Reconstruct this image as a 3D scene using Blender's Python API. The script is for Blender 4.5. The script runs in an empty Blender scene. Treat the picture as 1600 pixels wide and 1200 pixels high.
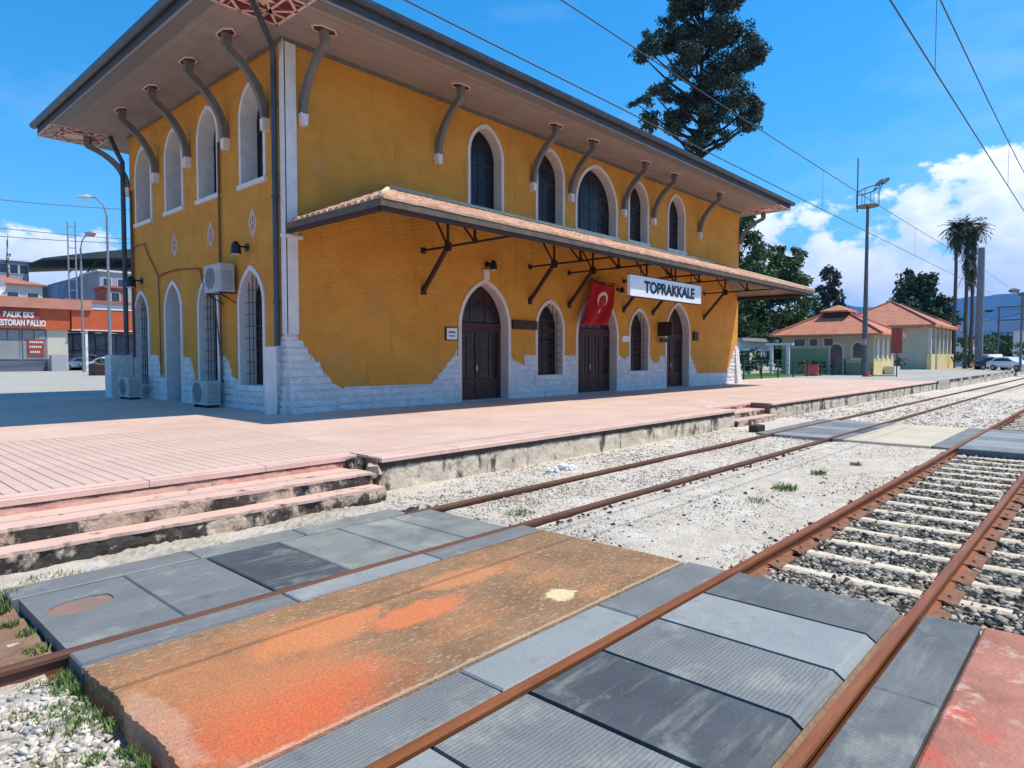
import bpy, math, random
import numpy as np
from mathutils import Vector, Matrix
random.seed(7)
rng = np.random.default_rng(11)
PI = math.pi
R = math.radians
S = bpy.context.scene
COL = S.collection

# ------------------------------------------------------------------ camera
cd = bpy.data.cameras.new('camera')
cam = bpy.data.objects.new('camera', cd)
COL.objects.link(cam)
cam.location = (0, 0, 2.0)
cam.rotation_euler = (R(90 - 2.32), 0, R(42.4 - 90))
cd.sensor_width = 36
cd.lens = 23.31
cd.clip_start = 0.05
cd.clip_end = 40000
S.camera = cam
S.render.resolution_x = 1024
S.render.resolution_y = 768

# ------------------------------------------------------------------ sun, sky, exposure
SUN_DIR = Vector((0.34, -0.40, 1.0)).normalized()
sl = bpy.data.lights.new('sun', 'SUN')
sl.energy = 3.8
sl.angle = R(0.5)
sl.color = (1.0, 0.905, 0.735)
so = bpy.data.objects.new('sun', sl)
COL.objects.link(so)
so.rotation_euler = SUN_DIR.to_track_quat('Z', 'Y').to_euler()
so.location = (0, -20, 40)
S.view_settings.view_transform = 'Standard'
S.view_settings.look = 'None'
S.view_settings.gamma = 1
S.view_settings.use_curve_mapping = False
S.view_settings.exposure = 0.56


def build_world():
    w = bpy.data.worlds.new('World')
    S.world = w
    w.use_nodes = True
    nt = w.node_tree
    nt.nodes.clear()
    N = nt.nodes.new
    L = nt.links.new
    out = N('ShaderNodeOutputWorld')
    bg = N('ShaderNodeBackground')
    bg.inputs['Strength'].default_value = 0.15
    L(bg.outputs[0], out.inputs[0])
    sky = N('ShaderNodeTexSky')
    sky.sky_type = 'NISHITA'
    sky.sun_disc = False
    sky.sun_elevation = math.asin(SUN_DIR.z)
    sky.sun_rotation = math.atan2(SUN_DIR.x, SUN_DIR.y)
    sky.air_density = 1.0
    sky.dust_density = 0.25
    sky.ozone_density = 2.5
    hs = N('ShaderNodeHueSaturation')
    hs.inputs['Hue'].default_value = 0.492
    hs.inputs['Saturation'].default_value = 1.4
    hs.inputs['Value'].default_value = 1.0
    L(sky.outputs[0], hs.inputs['Color'])
    tc = N('ShaderNodeTexCoord')
    sep = N('ShaderNodeSeparateXYZ')
    L(tc.outputs['Generated'], sep.inputs[0])

    def math_(op, a, b=None, clamp=False):
        m = N('ShaderNodeMath')
        m.operation = op
        m.use_clamp = clamp
        for i, v in enumerate((a, b)):
            if v is None:
                continue
            if isinstance(v, (int, float)):
                m.inputs[i].default_value = v
            else:
                L(v, m.inputs[i])
        return m.outputs[0]

    def noise(off, scale, detail, rough, stretch=1.6):
        mp = N('ShaderNodeMapping')
        mp.inputs['Scale'].default_value = (1, 1, stretch)
        mp.inputs['Location'].default_value = off
        L(tc.outputs['Generated'], mp.inputs[0])
        n = N('ShaderNodeTexNoise')
        n.inputs['Scale'].default_value = scale
        n.inputs['Detail'].default_value = detail
        n.inputs['Roughness'].default_value = rough
        L(mp.outputs[0], n.inputs['Vector'])
        return n.outputs['Fac']
    O = (0.35, 0.1, 0.0)
    nbig = noise(O, 4.0, 1, 0.5)
    nmid = noise(O, 11.0, 9, 0.56)
    # cloud tops stand higher towards the far right (the +x side, a little south)
    z = sep.outputs['Z']
    top = math_('MULTIPLY', math_('SUBTRACT', nbig, 0.5), 0.22)
    side = math_('MULTIPLY', math_('SUBTRACT', sep.outputs['X'], 0.55), 0.10)
    north = math_('MULTIPLY', math_('MAXIMUM', math_('SUBTRACT', sep.outputs['Y'], 0.88), 0.0), 0.7)
    top = math_('ADD', math_('ADD', math_('ADD', top, 0.157), side), north)
    puff = math_('MULTIPLY', math_('SUBTRACT', nmid, 0.5), 0.24)
    d = math_('SUBTRACT', math_('ADD', top, puff), z)
    dens = N('ShaderNodeMapRange')
    dens.interpolation_type = 'SMOOTHSTEP'
    dens.inputs['From Min'].default_value = 0.0
    dens.inputs['From Max'].default_value = 0.02
    L(d, dens.inputs['Value'])
    # lit tops / greyer bellies: compare the noise with itself a little towards the sun
    nup = noise((O[0] + 0.010, O[1] - 0.012, O[2] + 0.04), 11.0, 5, 0.5)
    sh = N('ShaderNodeMapRange')
    sh.inputs['From Min'].default_value = -0.10
    sh.inputs['From Max'].default_value = 0.10
    L(math_('SUBTRACT', nmid, nup), sh.inputs['Value'])
    ramp = N('ShaderNodeMix')
    ramp.data_type = 'RGBA'
    ramp.inputs[6].default_value = (5.0, 5.9, 7.0, 1)
    ramp.inputs[7].default_value = (7.4, 7.5, 7.7, 1)
    L(sh.outputs[0], ramp.inputs[0])
    # low clouds sink into the blue air near the horizon
    lo = N('ShaderNodeMapRange')
    lo.inputs['From Min'].default_value = 0.0
    lo.inputs['From Max'].default_value = 0.10
    lo.inputs['To Min'].default_value = 0.35
    lo.inputs['To Max'].default_value = 0.97
    L(z, lo.inputs['Value'])
    fac = math_('MULTIPLY', dens.outputs[0], lo.outputs[0], True)
    # thin high veil
    veil = noise((3, 1, 2), 2.2, 5, 0.6, 3)
    vr = N('ShaderNodeMapRange')
    vr.inputs['From Min'].default_value = 0.52
    vr.inputs['From Max'].default_value = 0.85
    vr.inputs['To Max'].default_value = 0.22
    L(veil, vr.inputs['Value'])
    fac = math_('MAXIMUM', fac, vr.outputs[0])
    mx = N('ShaderNodeMix')
    mx.data_type = 'RGBA'
    L(fac, mx.inputs[0])
    tint = N('ShaderNodeMix')
    tint.data_type = 'RGBA'
    tint.blend_type = 'MULTIPLY'
    tint.inputs[0].default_value = 1.0
    tint.inputs[7].default_value = (0.80, 1.03, 1.06, 1)
    L(hs.outputs[0], tint.inputs[6])
    L(tint.outputs[2], mx.inputs[6])
    L(ramp.outputs[2], mx.inputs[7])
    L(mx.outputs[2], bg.inputs['Color'])


build_world()


# ------------------------------------------------------------------ materials
def mat(name, col, rough=0.8, col2=None, scale=2.0, lo=0.35, hi=0.65, bump=0.0, bscale=30.0, bdist=0.02,
        island=0.0, stains=(), metal=0.0, spec=0.4, stretch=(1, 1, 1), blobs=(), wave=None, fine=0.0, coat=0.0):
    m = bpy.data.materials.new(name)
    m.use_nodes = True
    nt = m.node_tree
    N = nt.nodes.new
    L = nt.links.new
    b = nt.nodes['Principled BSDF']
    b.inputs['Roughness'].default_value = rough
    b.inputs['Metallic'].default_value = metal
    b.inputs['Specular IOR Level'].default_value = spec
    if coat:
        b.inputs['Coat Weight'].default_value = coat
    tc = N('ShaderNodeTexCoord')
    mp = N('ShaderNodeMapping')
    mp.inputs['Scale'].default_value = stretch
    L(tc.outputs['Object'], mp.inputs[0])

    def noise(sc, det=6, ro=0.6, vec=None, off=0):
        n = N('ShaderNodeTexNoise')
        n.inputs['Scale'].default_value = sc
        n.inputs['Detail'].default_value = det
        n.inputs['Roughness'].default_value = ro
        if off:
            m2 = N('ShaderNodeMapping')
            m2.inputs['Location'].default_value = (off, off * 0.7, off * 1.3)
            L(vec or mp.outputs[0], m2.inputs[0])
            L(m2.outputs[0], n.inputs['Vector'])
        else:
            L(vec or mp.outputs[0], n.inputs['Vector'])
        return n.outputs['Fac']

    def ramp(v, a, c, t0=0.0, t1=1.0):
        r = N('ShaderNodeMapRange')
        r.inputs['From Min'].default_value = a
        r.inputs['From Max'].default_value = c
        r.inputs['To Min'].default_value = t0
        r.inputs['To Max'].default_value = t1
        L(v, r.inputs['Value'])
        return r.outputs[0]

    def mix(f, a, c, mode='MIX'):
        x = N('ShaderNodeMix')
        x.data_type = 'RGBA'
        x.blend_type = mode
        for i, v in ((0, f), (6, a), (7, c)):
            if isinstance(v, (tuple, list)):
                x.inputs[i].default_value = (*v[:3], 1)
            elif isinstance(v, (int, float)):
                x.inputs[i].default_value = v
            else:
                L(v, x.inputs[i])
        return x.outputs[2]
    c = col
    if col2:
        c = mix(ramp(noise(scale), lo, hi), col, col2)
    for st in stains:
        # colour, scale, lo, hi, stretch, strength
        sc = st[1]
        v = mp.outputs[0]
        if len(st) > 4 and st[4]:
            m3 = N('ShaderNodeMapping')
            m3.inputs['Scale'].default_value = st[4]
            L(tc.outputs['Object'], m3.inputs[0])
            v = m3.outputs[0]
        f = ramp(noise(sc, 8, 0.65, v, off=3.7 * (1 + len(st[0]) + sc)), st[2], st[3], 0, st[5] if len(st) > 5 else 1)
        c = mix(f, c, st[0])
    for bl in blobs:
        # centre, radius (x,y,z), colour, strength, edge noise
        m4 = N('ShaderNodeMapping')
        m4.vector_type = 'TEXTURE'
        m4.inputs['Location'].default_value = bl[0]
        m4.inputs['Scale'].default_value = bl[1]
        L(tc.outputs['Object'], m4.inputs[0])
        ln = N('ShaderNodeVectorMath')
        ln.operation = 'LENGTH'
        L(m4.outputs[0], ln.inputs[0])
        nn = noise(bl[5] if len(bl) > 5 else 4.0, 8, 0.65)
        ad = N('ShaderNodeMath')
        ad.operation = 'MULTIPLY_ADD'
        L(nn, ad.inputs[0])
        ad.inputs[1].default_value = bl[4]
        L(ln.outputs['Value'], ad.inputs[2])
        f = ramp(ad.outputs[0], (bl[6] if len(bl) > 6 else 0.75) + bl[4] * 0.5, 1.1 + bl[4] * 0.5, bl[3], 0)
        c = mix(f, c, bl[2])
    if fine:
        f = ramp(noise(60, 4, 0.7), 0.3, 0.7, 1 - fine, 1 + fine)
        cc = N('ShaderNodeCombineColor')
        for i in range(3):
            L(f, cc.inputs[i])
        c = mix(1.0, c, cc.outputs[0], 'MULTIPLY')
    if island:
        g = N('ShaderNodeNewGeometry')
        f = ramp(g.outputs['Random Per Island'], 0, 1, 1 - island, 1 + island * 0.6)
        cc = N('ShaderNodeCombineColor')
        for i in range(3):
            L(f, cc.inputs[i])
        c = mix(1.0, c, cc.outputs[0], 'MULTIPLY')
    if isinstance(c, (tuple, list)):
        b.inputs['Base Color'].default_value = (*c[:3], 1)
    else:
        L(c, b.inputs['Base Color'])
    nrm = None
    if bump:
        bp = N('ShaderNodeBump')
        bp.inputs['Strength'].default_value = bump
        bp.inputs['Distance'].default_value = bdist
        L(noise(bscale, 6, 0.65), bp.inputs['Height'])
        nrm = bp.outputs[0]
    if wave:
        # direction, scale, strength
        wv = N('ShaderNodeTexWave')
        wv.wave_type = 'BANDS'
        wv.bands_direction = wave[0]
        wv.inputs['Scale'].default_value = wave[1]
        wv.inputs['Distortion'].default_value = wave[3] if len(wave) > 3 else 0.3
        wv.inputs['Detail'].default_value = 1.0
        wv.inputs['Detail Scale'].default_value = 0.6
        L(tc.outputs['Object'], wv.inputs['Vector'])
        bp2 = N('ShaderNodeBump')
        bp2.inputs['Strength'].default_value = wave[2]
        bp2.inputs['Distance'].default_value = 0.01
        L(wv.outputs['Fac'], bp2.inputs['Height'])
        if nrm:
            L(nrm, bp2.inputs['Normal'])
        nrm = bp2.outputs[0]
    if nrm:
        L(nrm, b.inputs['Normal'])
    return m


M = {}
M['ochre'] = mat('ochre_plaster', (0.84, 0.37, 0.06), 0.92, (0.72, 0.29, 0.04), 0.9, 0.3, 0.7, bump=1.0, bscale=9, bdist=0.09, stretch=(1, 1, 1.5),
                 stains=(((0.34, 0.19, 0.05), 2.4, 0.57, 0.78, (1.3, 1.3, 0.14), 0.5), ((0.34, 0.17, 0.04), 1.6, 0.60, 0.80, (1, 1, 0.35), 0.45), ((0.62, 0.33, 0.11), 0.55, 0.58, 0.61, None, 0.35), ((0.80, 0.38, 0.08), 5.0, 0.58, 0.75, None, 0.45),
                         ((0.28, 0.15, 0.05), 22, 0.68, 0.78, None, 0.5)), fine=0.1)
M['ochre_low'] = M['ochre']
M['white'] = mat('white_plaster', (0.78, 0.73, 0.70), 0.8, (0.66, 0.62, 0.60), 3, bump=0.3, bscale=25,
                 stains=(((0.42, 0.40, 0.38), 6, 0.62, 0.8, None, 0.5),))
M['pinkwhite'] = mat('pinkish_white_paint', (0.78, 0.66, 0.60), 0.8, (0.68, 0.58, 0.54), 3, bump=0.2, bscale=25,
                     stains=(((0.40, 0.36, 0.33), 5, 0.62, 0.8, None, 0.45),))
M['stone'] = mat('whitewashed_stone', (0.84, 0.82, 0.81), 0.9, (0.68, 0.67, 0.67), 3.0, bump=1.0, bscale=9, bdist=0.09,
                 stains=(((0.25, 0.25, 0.27), 7, 0.66, 0.76, None, 0.6), ((0.45, 0.40, 0.34), 3, 0.6, 0.8, None, 0.4)), fine=0.15)
M['soffit'] = mat('mauve_grey_soffit', (0.33, 0.27, 0.25), 0.8, (0.28, 0.23, 0.215), 1.2, bump=0.1,
                  stains=(((0.16, 0.12, 0.11), 2, 0.6, 0.85, None, 0.5),))
M['timber'] = mat('grey_painted_timber', (0.19, 0.175, 0.165), 0.75, (0.14, 0.13, 0.125), 5, bump=0.3, bscale=18,
                  stains=(((0.32, 0.27, 0.25), 9, 0.6, 0.75, None, 0.5),))
M['fascia'] = mat('grey_fascia', (0.17, 0.175, 0.19), 0.6, (0.20, 0.19, 0.19), 3)
M['slate'] = mat('slate_grey_board', (0.07, 0.075, 0.085), 0.7, (0.05, 0.054, 0.065), 3)
M['gutter'] = mat('blue_grey_gutter', (0.075, 0.09, 0.12), 0.4, (0.05, 0.06, 0.08), 3, metal=0.3)
M['maroon'] = mat('maroon_paint', (0.17, 0.02, 0.02), 0.7, (0.12, 0.015, 0.02), 3)
M['pinkline'] = mat('pink_strip_paint', (0.78, 0.52, 0.45), 0.7, (0.65, 0.42, 0.38), 6)
M['darkmetal'] = mat('dark_brown_steel', (0.028, 0.016, 0.014), 0.6, (0.05, 0.025, 0.018), 4, bump=0.2)
M['darkwood'] = mat('dark_brown_door_wood', (0.045, 0.014, 0.012), 0.55, (0.07, 0.022, 0.016), 3, bump=0.3, bscale=12, stretch=(4, 4, 0.6))
M['blueframe'] = mat('dark_blue_window_frame', (0.02, 0.024, 0.035), 0.5)
M['glass'] = mat('dark_window_glass', (0.010, 0.010, 0.014), 0.22, (0.03, 0.028, 0.03), 1.5, spec=0.22, bump=0.04, bscale=3)
M['glassbrown'] = mat('brown_window_glass', (0.02, 0.008, 0.010), 0.2, (0.045, 0.02, 0.016), 1.8, spec=0.4)
M['tile'] = mat('terracotta_tile', (0.54, 0.27, 0.17), 0.85, (0.64, 0.42, 0.30), 4, bump=0.3, island=0.25,
                stains=(((0.75, 0.6, 0.45), 3, 0.6, 0.8, None, 0.6), ((0.2, 0.10, 0.07), 6, 0.66, 0.8, None, 0.6)))
M['tile_far'] = mat('old_terracotta_tile', (0.46, 0.17, 0.10), 0.85, (0.55, 0.24, 0.15), 1.4, bump=0.3, island=0.3,
                    stains=(((0.18, 0.08, 0.06), 1.2, 0.60, 0.75, (1, 1, 4), 0.6),))
M['mortar'] = mat('cream_mortar_flashing', (0.75, 0.62, 0.42), 0.9, (0.6, 0.5, 0.36), 6, bump=0.5)
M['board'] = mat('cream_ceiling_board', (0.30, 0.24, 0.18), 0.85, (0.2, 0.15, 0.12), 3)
M['pave'] = mat('salmon_paving', (0.64, 0.46, 0.375), 0.85, (0.55, 0.38, 0.305), 0.7, bump=0.25, bscale=40, bdist=0.01,
                stains=(((0.40, 0.26, 0.21), 1.1, 0.54, 0.72, (0.35, 1.4, 1), 0.5), ((0.76, 0.53, 0.46), 2.2, 0.5, 0.75, None, 0.6), ((0.5, 0.28, 0.22), 9, 0.62, 0.8, None, 0.4)), fine=0.08)
M['pave_flat'] = mat('salmon_paving_sheet', (0.64, 0.46, 0.375), 0.85, (0.56, 0.385, 0.305), 0.5, bump=0.25, bscale=40, bdist=0.01,
                     stains=(((0.77, 0.54, 0.47), 1.4, 0.5, 0.75, None, 0.6), ((0.52, 0.29, 0.23), 7, 0.62, 0.8, None, 0.35),
                             ((0.40, 0.27, 0.22), 1.2, 0.54, 0.74, (0.35, 1.6, 1), 0.45), ((0.70, 0.62, 0.5), 0.9, 0.70, 0.78, None, 0.6)),
                     fine=0.08, wave=('X', 2.1, 0.10, 0.2))
M['joint'] = mat('dark_paving_joint', (0.30, 0.15, 0.12), 0.95)
M['coping'] = mat('pale_pink_coping', (0.74, 0.50, 0.42), 0.85, (0.66, 0.42, 0.34), 2.5, bump=0.3, bscale=25,
                  stains=(((0.30, 0.20, 0.16), 8, 0.60, 0.75, None, 0.6), ((0.10, 0.07, 0.06), 5, 0.64, 0.72, None, 0.7)))
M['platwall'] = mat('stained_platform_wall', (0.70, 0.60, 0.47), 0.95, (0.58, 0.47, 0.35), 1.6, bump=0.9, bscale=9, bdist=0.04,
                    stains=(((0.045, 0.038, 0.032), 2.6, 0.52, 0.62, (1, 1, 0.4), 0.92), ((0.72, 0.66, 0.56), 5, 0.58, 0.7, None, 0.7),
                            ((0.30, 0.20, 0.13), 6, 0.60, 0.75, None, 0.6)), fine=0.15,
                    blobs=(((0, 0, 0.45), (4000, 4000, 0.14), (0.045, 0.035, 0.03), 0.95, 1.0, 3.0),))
M['step_riser'] = mat('blackened_step_riser', (0.62, 0.49, 0.37), 0.95, (0.48, 0.35, 0.25), 2, bump=0.9, bscale=12, bdist=0.04,
                      stains=(((0.03, 0.028, 0.025), 1.7, 0.47, 0.53, (1, 1, 0.7), 0.94), ((0.6, 0.5, 0.4), 9, 0.62, 0.72, None, 0.8)), fine=0.15)
M['step_tread'] = mat('pink_step_tread', (0.70, 0.46, 0.38), 0.85, (0.62, 0.42, 0.33), 1.3, bump=0.4, bscale=14,
                      stains=(((0.50, 0.12, 0.10), 1.6, 0.58, 0.74, None, 0.6), ((0.07, 0.05, 0.045), 4.5, 0.58, 0.68, None, 0.85), ((0.52, 0.42, 0.32), 3.0, 0.55, 0.7, None, 0.6)))
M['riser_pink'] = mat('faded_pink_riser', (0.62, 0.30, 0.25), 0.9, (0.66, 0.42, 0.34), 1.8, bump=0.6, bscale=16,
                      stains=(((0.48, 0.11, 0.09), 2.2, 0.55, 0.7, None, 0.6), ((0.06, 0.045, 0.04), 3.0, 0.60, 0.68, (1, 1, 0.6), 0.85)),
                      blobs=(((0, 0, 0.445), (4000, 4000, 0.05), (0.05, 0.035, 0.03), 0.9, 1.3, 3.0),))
M['gravel'] = mat('white_gravel_ground', (0.66, 0.585, 0.49), 0.95, (0.56, 0.485, 0.395), 3, bump=1.0, bscale=24, bdist=0.04,
                  stains=(((0.10, 0.08, 0.06), 9, 0.63, 0.72, None, 0.8), ((0.42, 0.30, 0.18), 1.3, 0.60, 0.75, None, 0.4),
                          ((0.80, 0.76, 0.70), 2.1, 0.50, 0.7, None, 0.7)), fine=0.2)
M['darkbed'] = mat('dark_ballast_bed', (0.045, 0.04, 0.034), 0.95, (0.02, 0.018, 0.016), 6, bump=1.0, bscale=30, bdist=0.04)
M['soil'] = mat('brown_soil', (0.24, 0.135, 0.08), 0.95, (0.34, 0.21, 0.13), 4, bump=0.9, bscale=18, bdist=0.04,
                stains=(((0.12, 0.07, 0.04), 8, 0.6, 0.75, None, 0.7),))
M['pebble'] = mat('white_pebble', (0.66, 0.60, 0.52), 0.9, (0.55, 0.48, 0.40), 12, island=0.45, bump=0.3, bscale=60)
M['darkpebble'] = mat('mixed_ballast_stone', (0.44, 0.39, 0.32), 0.9, (0.24, 0.20, 0.16), 10, island=0.95, bump=0.3, bscale=60)
M['brownpebble'] = mat('dark_brown_stone', (0.06, 0.04, 0.032), 0.9, (0.12, 0.08, 0.06), 10, island=0.5)
M['rail'] = mat('rusty_rail_steel', (0.33, 0.115, 0.04), 0.5, (0.24, 0.075, 0.028), 4, bump=0.2, bscale=40, metal=0.25, stretch=(0.3, 3, 3),
                stains=(((0.42, 0.20, 0.10), 5, 0.55, 0.75, None, 0.6), ((0.09, 0.035, 0.02), 7, 0.62, 0.78, None, 0.6)))
M['rail_old'] = mat('dark_rusty_rail_steel', (0.16, 0.065, 0.035), 0.65, (0.11, 0.045, 0.028), 4, bump=0.3, bscale=40, stretch=(0.3, 3, 3),
                    stains=(((0.24, 0.12, 0.07), 5, 0.55, 0.75, None, 0.5),))
M['plate'] = mat('rusty_tie_plate', (0.27, 0.13, 0.075), 0.85, (0.17, 0.075, 0.045), 9, bump=0.5)
M['sleeper'] = mat('weathered_pale_sleeper', (0.74, 0.65, 0.52), 0.9, (0.62, 0.51, 0.37), 5, bump=0.7, bscale=18, bdist=0.03,
                   stains=(((0.52, 0.27, 0.12), 2.2, 0.54, 0.70, None, 0.75), ((0.14, 0.11, 0.09), 9, 0.62, 0.72, None, 0.7)))
def rubber(name, c1, c2, w):
    return mat(name, c1, 0.62, c2, 1.6, bump=0.35, bscale=50, bdist=0.006, spec=0.5,
               stains=(((0.42, 0.42, 0.36), 1.7, 0.56, 0.78, None, 0.75), ((0.035, 0.04, 0.045), 3.2, 0.58, 0.76, None, 0.5),
                       ((0.34, 0.33, 0.28), 25, 0.62, 0.76, None, 0.5), ((0.30, 0.30, 0.27), 2.5, 0.54, 0.72, (0.5, 3.5, 1), 0.5), ((0.42, 0.36, 0.26), 6, 0.66, 0.76, None, 0.5)),
               wave=w, fine=0.15)
M['rubber'] = [rubber('grey_blue_rubber', (0.15, 0.158, 0.16), (0.19, 0.20, 0.20), ('Y', 11, 0.30, 3.0)),
               rubber('pale_blue_rubber', (0.24, 0.262, 0.268), (0.28, 0.295, 0.29), ('Y', 11, 0.06, 3.0)),
               rubber('charcoal_rubber', (0.052, 0.06, 0.07), (0.08, 0.09, 0.10), ('X', 12, 0.12, 3.0)),
               rubber('ribbed_grey_rubber', (0.155, 0.165, 0.165), (0.10, 0.11, 0.115), ('X', 9.5, 0.55, 4.0))]
M['rubber_old'] = mat('dusty_old_rubber', (0.16, 0.17, 0.165), 0.8, (0.26, 0.27, 0.245), 1.5, bump=0.4, bscale=30, bdist=0.01,
                      stains=(((0.42, 0.42, 0.35), 1.4, 0.56, 0.74, None, 0.75), ((0.05, 0.055, 0.06), 2.1, 0.55, 0.75, None, 0.6)),
                      wave=('Y', 10, 0.15, 2.0), fine=0.15)
M['slab'] = mat('orange_stained_concrete', (0.31, 0.175, 0.09), 0.9, (0.22, 0.12, 0.06), 1.8, bump=0.7, bscale=30, bdist=0.015, fine=0.3,
                stains=(((0.58, 0.22, 0.08), 1.3, 0.50, 0.72, (0.7, 1.5, 1), 0.7), ((0.16, 0.09, 0.05), 2.4, 0.56, 0.74, (0.5, 2.6, 1), 0.5), ((0.54, 0.44, 0.28), 14, 0.54, 0.66, (1, 2.2, 1), 0.6),
                        ((0.13, 0.075, 0.04), 3.3, 0.60, 0.74, None, 0.6)),
                blobs=(((1.85, 3.4, 0), (0.85, 0.6, 2), (0.64, 0.125, 0.04), 0.9, 1.3, 3.0, 0.3),
                       ((1.9, 4.0, 0), (0.8, 0.7, 2), (0.50, 0.19, 0.075), 0.7, 1.3, 3.0, 0.3),
                       ((1.32, 3.8, 0), (0.12, 0.5, 2), (0.56, 0.34, 0.24), 0.45, 1.6),
                       ((2.6, 4.25, 0), (0.55, 0.28, 2), (0.62, 0.22, 0.08), 0.8, 1.2),
                       ((3.3, 4.0, 0), (0.5, 0.2, 2), (0.66, 0.19, 0.07), 0.8, 1.2),
                       ((4.1, 4.35, 0), (0.45, 0.2, 2), (0.58, 0.24, 0.10), 0.7, 1.2),
                       ((4.35, 3.42, 0), (0.17, 0.12, 2), (0.78, 0.62, 0.36), 0.85, 2.2, 11),
                       ((3.5, 3.085, 0), (9, 0.035, 2), (0.66, 0.50, 0.36), 0.4, 2.4, 14)))
M['redslab'] = mat('red_pink_concrete', (0.50, 0.22, 0.165), 0.9, (0.34, 0.14, 0.095), 2.2, bump=0.7, bscale=26, bdist=0.02, fine=0.15,
                   stains=(((0.62, 0.10, 0.06), 1.7, 0.55, 0.68, None, 0.8), ((0.70, 0.55, 0.44), 2.6, 0.58, 0.7, None, 0.85),
                           ((0.24, 0.16, 0.11), 3, 0.60, 0.72, None, 0.7)))
M['creamslab'] = mat('cream_concrete', (0.60, 0.52, 0.38), 0.9, (0.52, 0.46, 0.36), 1.2, bump=0.5)
M['brokenconc'] = mat('pale_broken_concrete', (0.50, 0.45, 0.37), 0.95, (0.40, 0.34, 0.27), 3, bump=0.9, bscale=16, bdist=0.03,
                      stains=(((0.16, 0.12, 0.08), 5, 0.60, 0.72, None, 0.8), ((0.3, 0.32, 0.12), 2.5, 0.62, 0.8, None, 0.4)))
M['patch'] = mat('reddish_patch', (0.22, 0.16, 0.13), 0.9, (0.34, 0.17, 0.12), 4, bump=0.4)
M['asphalt'] = mat('pale_dusty_yard', (0.40, 0.385, 0.34), 0.95, (0.34, 0.33, 0.30), 0.12, bump=0.3, bscale=8, stretch=(1, 2, 1),
                   stains=(((0.50, 0.47, 0.38), 0.3, 0.5, 0.7, (0.3, 1.5, 1), 0.6), ((0.25, 0.25, 0.24), 0.5, 0.58, 0.75, (0.4, 2, 1), 0.5)))
M['ground'] = mat('dry_grassy_ground', (0.16, 0.16, 0.08), 0.95, (0.20, 0.17, 0.11), 0.02, stains=(((0.07, 0.11, 0.04), 0.006, 0.45, 0.6, None, 0.8),))
M['mountain'] = mat('forested_mountain', (0.03, 0.05, 0.035), 0.95, (0.06, 0.07, 0.05), 0.0012, lo=0.4, hi=0.6)
M['lawn'] = mat('green_lawn', (0.045, 0.13, 0.02), 0.95, (0.07, 0.17, 0.03), 1.2, bump=0.6, bscale=20)
M['grass'] = mat('grass_blade', (0.10, 0.20, 0.05), 0.8, (0.22, 0.26, 0.09), 3, island=0.5)
M['drygrass'] = mat('dry_grass_blade', (0.32, 0.27, 0.10), 0.85, (0.22, 0.22, 0.07), 3, island=0.5)
M['needle'] = mat('dark_pine_needles', (0.045, 0.07, 0.052), 0.75, (0.065, 0.095, 0.07), 0.35, island=0.6, spec=0.3)
M['leaf'] = mat('mid_green_leaves', (0.07, 0.13, 0.05), 0.7, (0.13, 0.20, 0.09), 0.4, island=0.6, spec=0.3)
M['leafdark'] = mat('dark_green_leaves', (0.035, 0.075, 0.035), 0.7, (0.06, 0.11, 0.05), 0.5, island=0.6, spec=0.3)
M['palm'] = mat('dusty_palm_fronds', (0.05, 0.065, 0.035), 0.8, (0.075, 0.09, 0.05), 0.5, island=0.5)
M['bark'] = mat('brown_bark', (0.10, 0.07, 0.05), 0.95, (0.06, 0.04, 0.03), 3, bump=0.8, bscale=8)
M['barkdark'] = mat('dark_pine_bark', (0.04, 0.03, 0.026), 0.95, (0.025, 0.02, 0.018), 3, bump=0.8, bscale=8)
M['palmbark'] = mat('grey_palm_bark', (0.13, 0.11, 0.10), 0.95, (0.08, 0.07, 0.065), 3, bump=0.8, bscale=8)
M['galv'] = mat('galvanised_steel', (0.34, 0.35, 0.36), 0.5, (0.25, 0.26, 0.28), 4, metal=0.5)
M['polegrey'] = mat('grey_pole_paint', (0.12, 0.13, 0.15), 0.6, (0.09, 0.10, 0.11), 4)
M['polelight'] = mat('pale_grey_pole', (0.20, 0.21, 0.23), 0.7, (0.15, 0.16, 0.18), 3)
M['canfascia'] = mat('brown_grey_board', (0.15, 0.115, 0.09), 0.75, (0.09, 0.07, 0.055), 3, stains=(((0.24, 0.14, 0.09), 5, 0.6, 0.75, None, 0.6),))
M['wire'] = mat('dark_copper_wire', (0.05, 0.055, 0.06), 0.5)
M['black'] = mat('black_metal', (0.012, 0.012, 0.014), 0.45)
M['acbody'] = mat('grey_beige_enamel', (0.50, 0.49, 0.47), 0.55, (0.40, 0.39, 0.37), 5, stains=(((0.2, 0.18, 0.16), 9, 0.6, 0.75, None, 0.6),))
M['rust'] = mat('rusty_pipe', (0.20, 0.10, 0.06), 0.8, (0.13, 0.07, 0.05), 6)
M['signwhite'] = mat('white_enamel_sign', (0.80, 0.81, 0.84), 0.5, (0.74, 0.76, 0.80), 2)
M['ink'] = mat('black_lettering', (0.012, 0.012, 0.03), 0.5)
M['flagred'] = mat('red_flag_cloth', (0.50, 0.006, 0.012), 0.8, (0.42, 0.005, 0.01), 3)
M['flagwhite'] = mat('white_flag_print', (0.75, 0.72, 0.72), 0.8)
M['orange'] = mat('orange_fascia', (0.58, 0.115, 0.035), 0.6, (0.50, 0.09, 0.03), 1)
M['salmon'] = mat('salmon_cornice', (0.58, 0.25, 0.18), 0.7, (0.50, 0.20, 0.14), 0.6)
M['brick'] = mat('dark_red_sign_board', (0.34, 0.07, 0.05), 0.6, (0.28, 0.055, 0.04), 0.6)
M['shopgrey'] = mat('grey_shutter', (0.30, 0.30, 0.31), 0.6, (0.26, 0.26, 0.28), 1)
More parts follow.
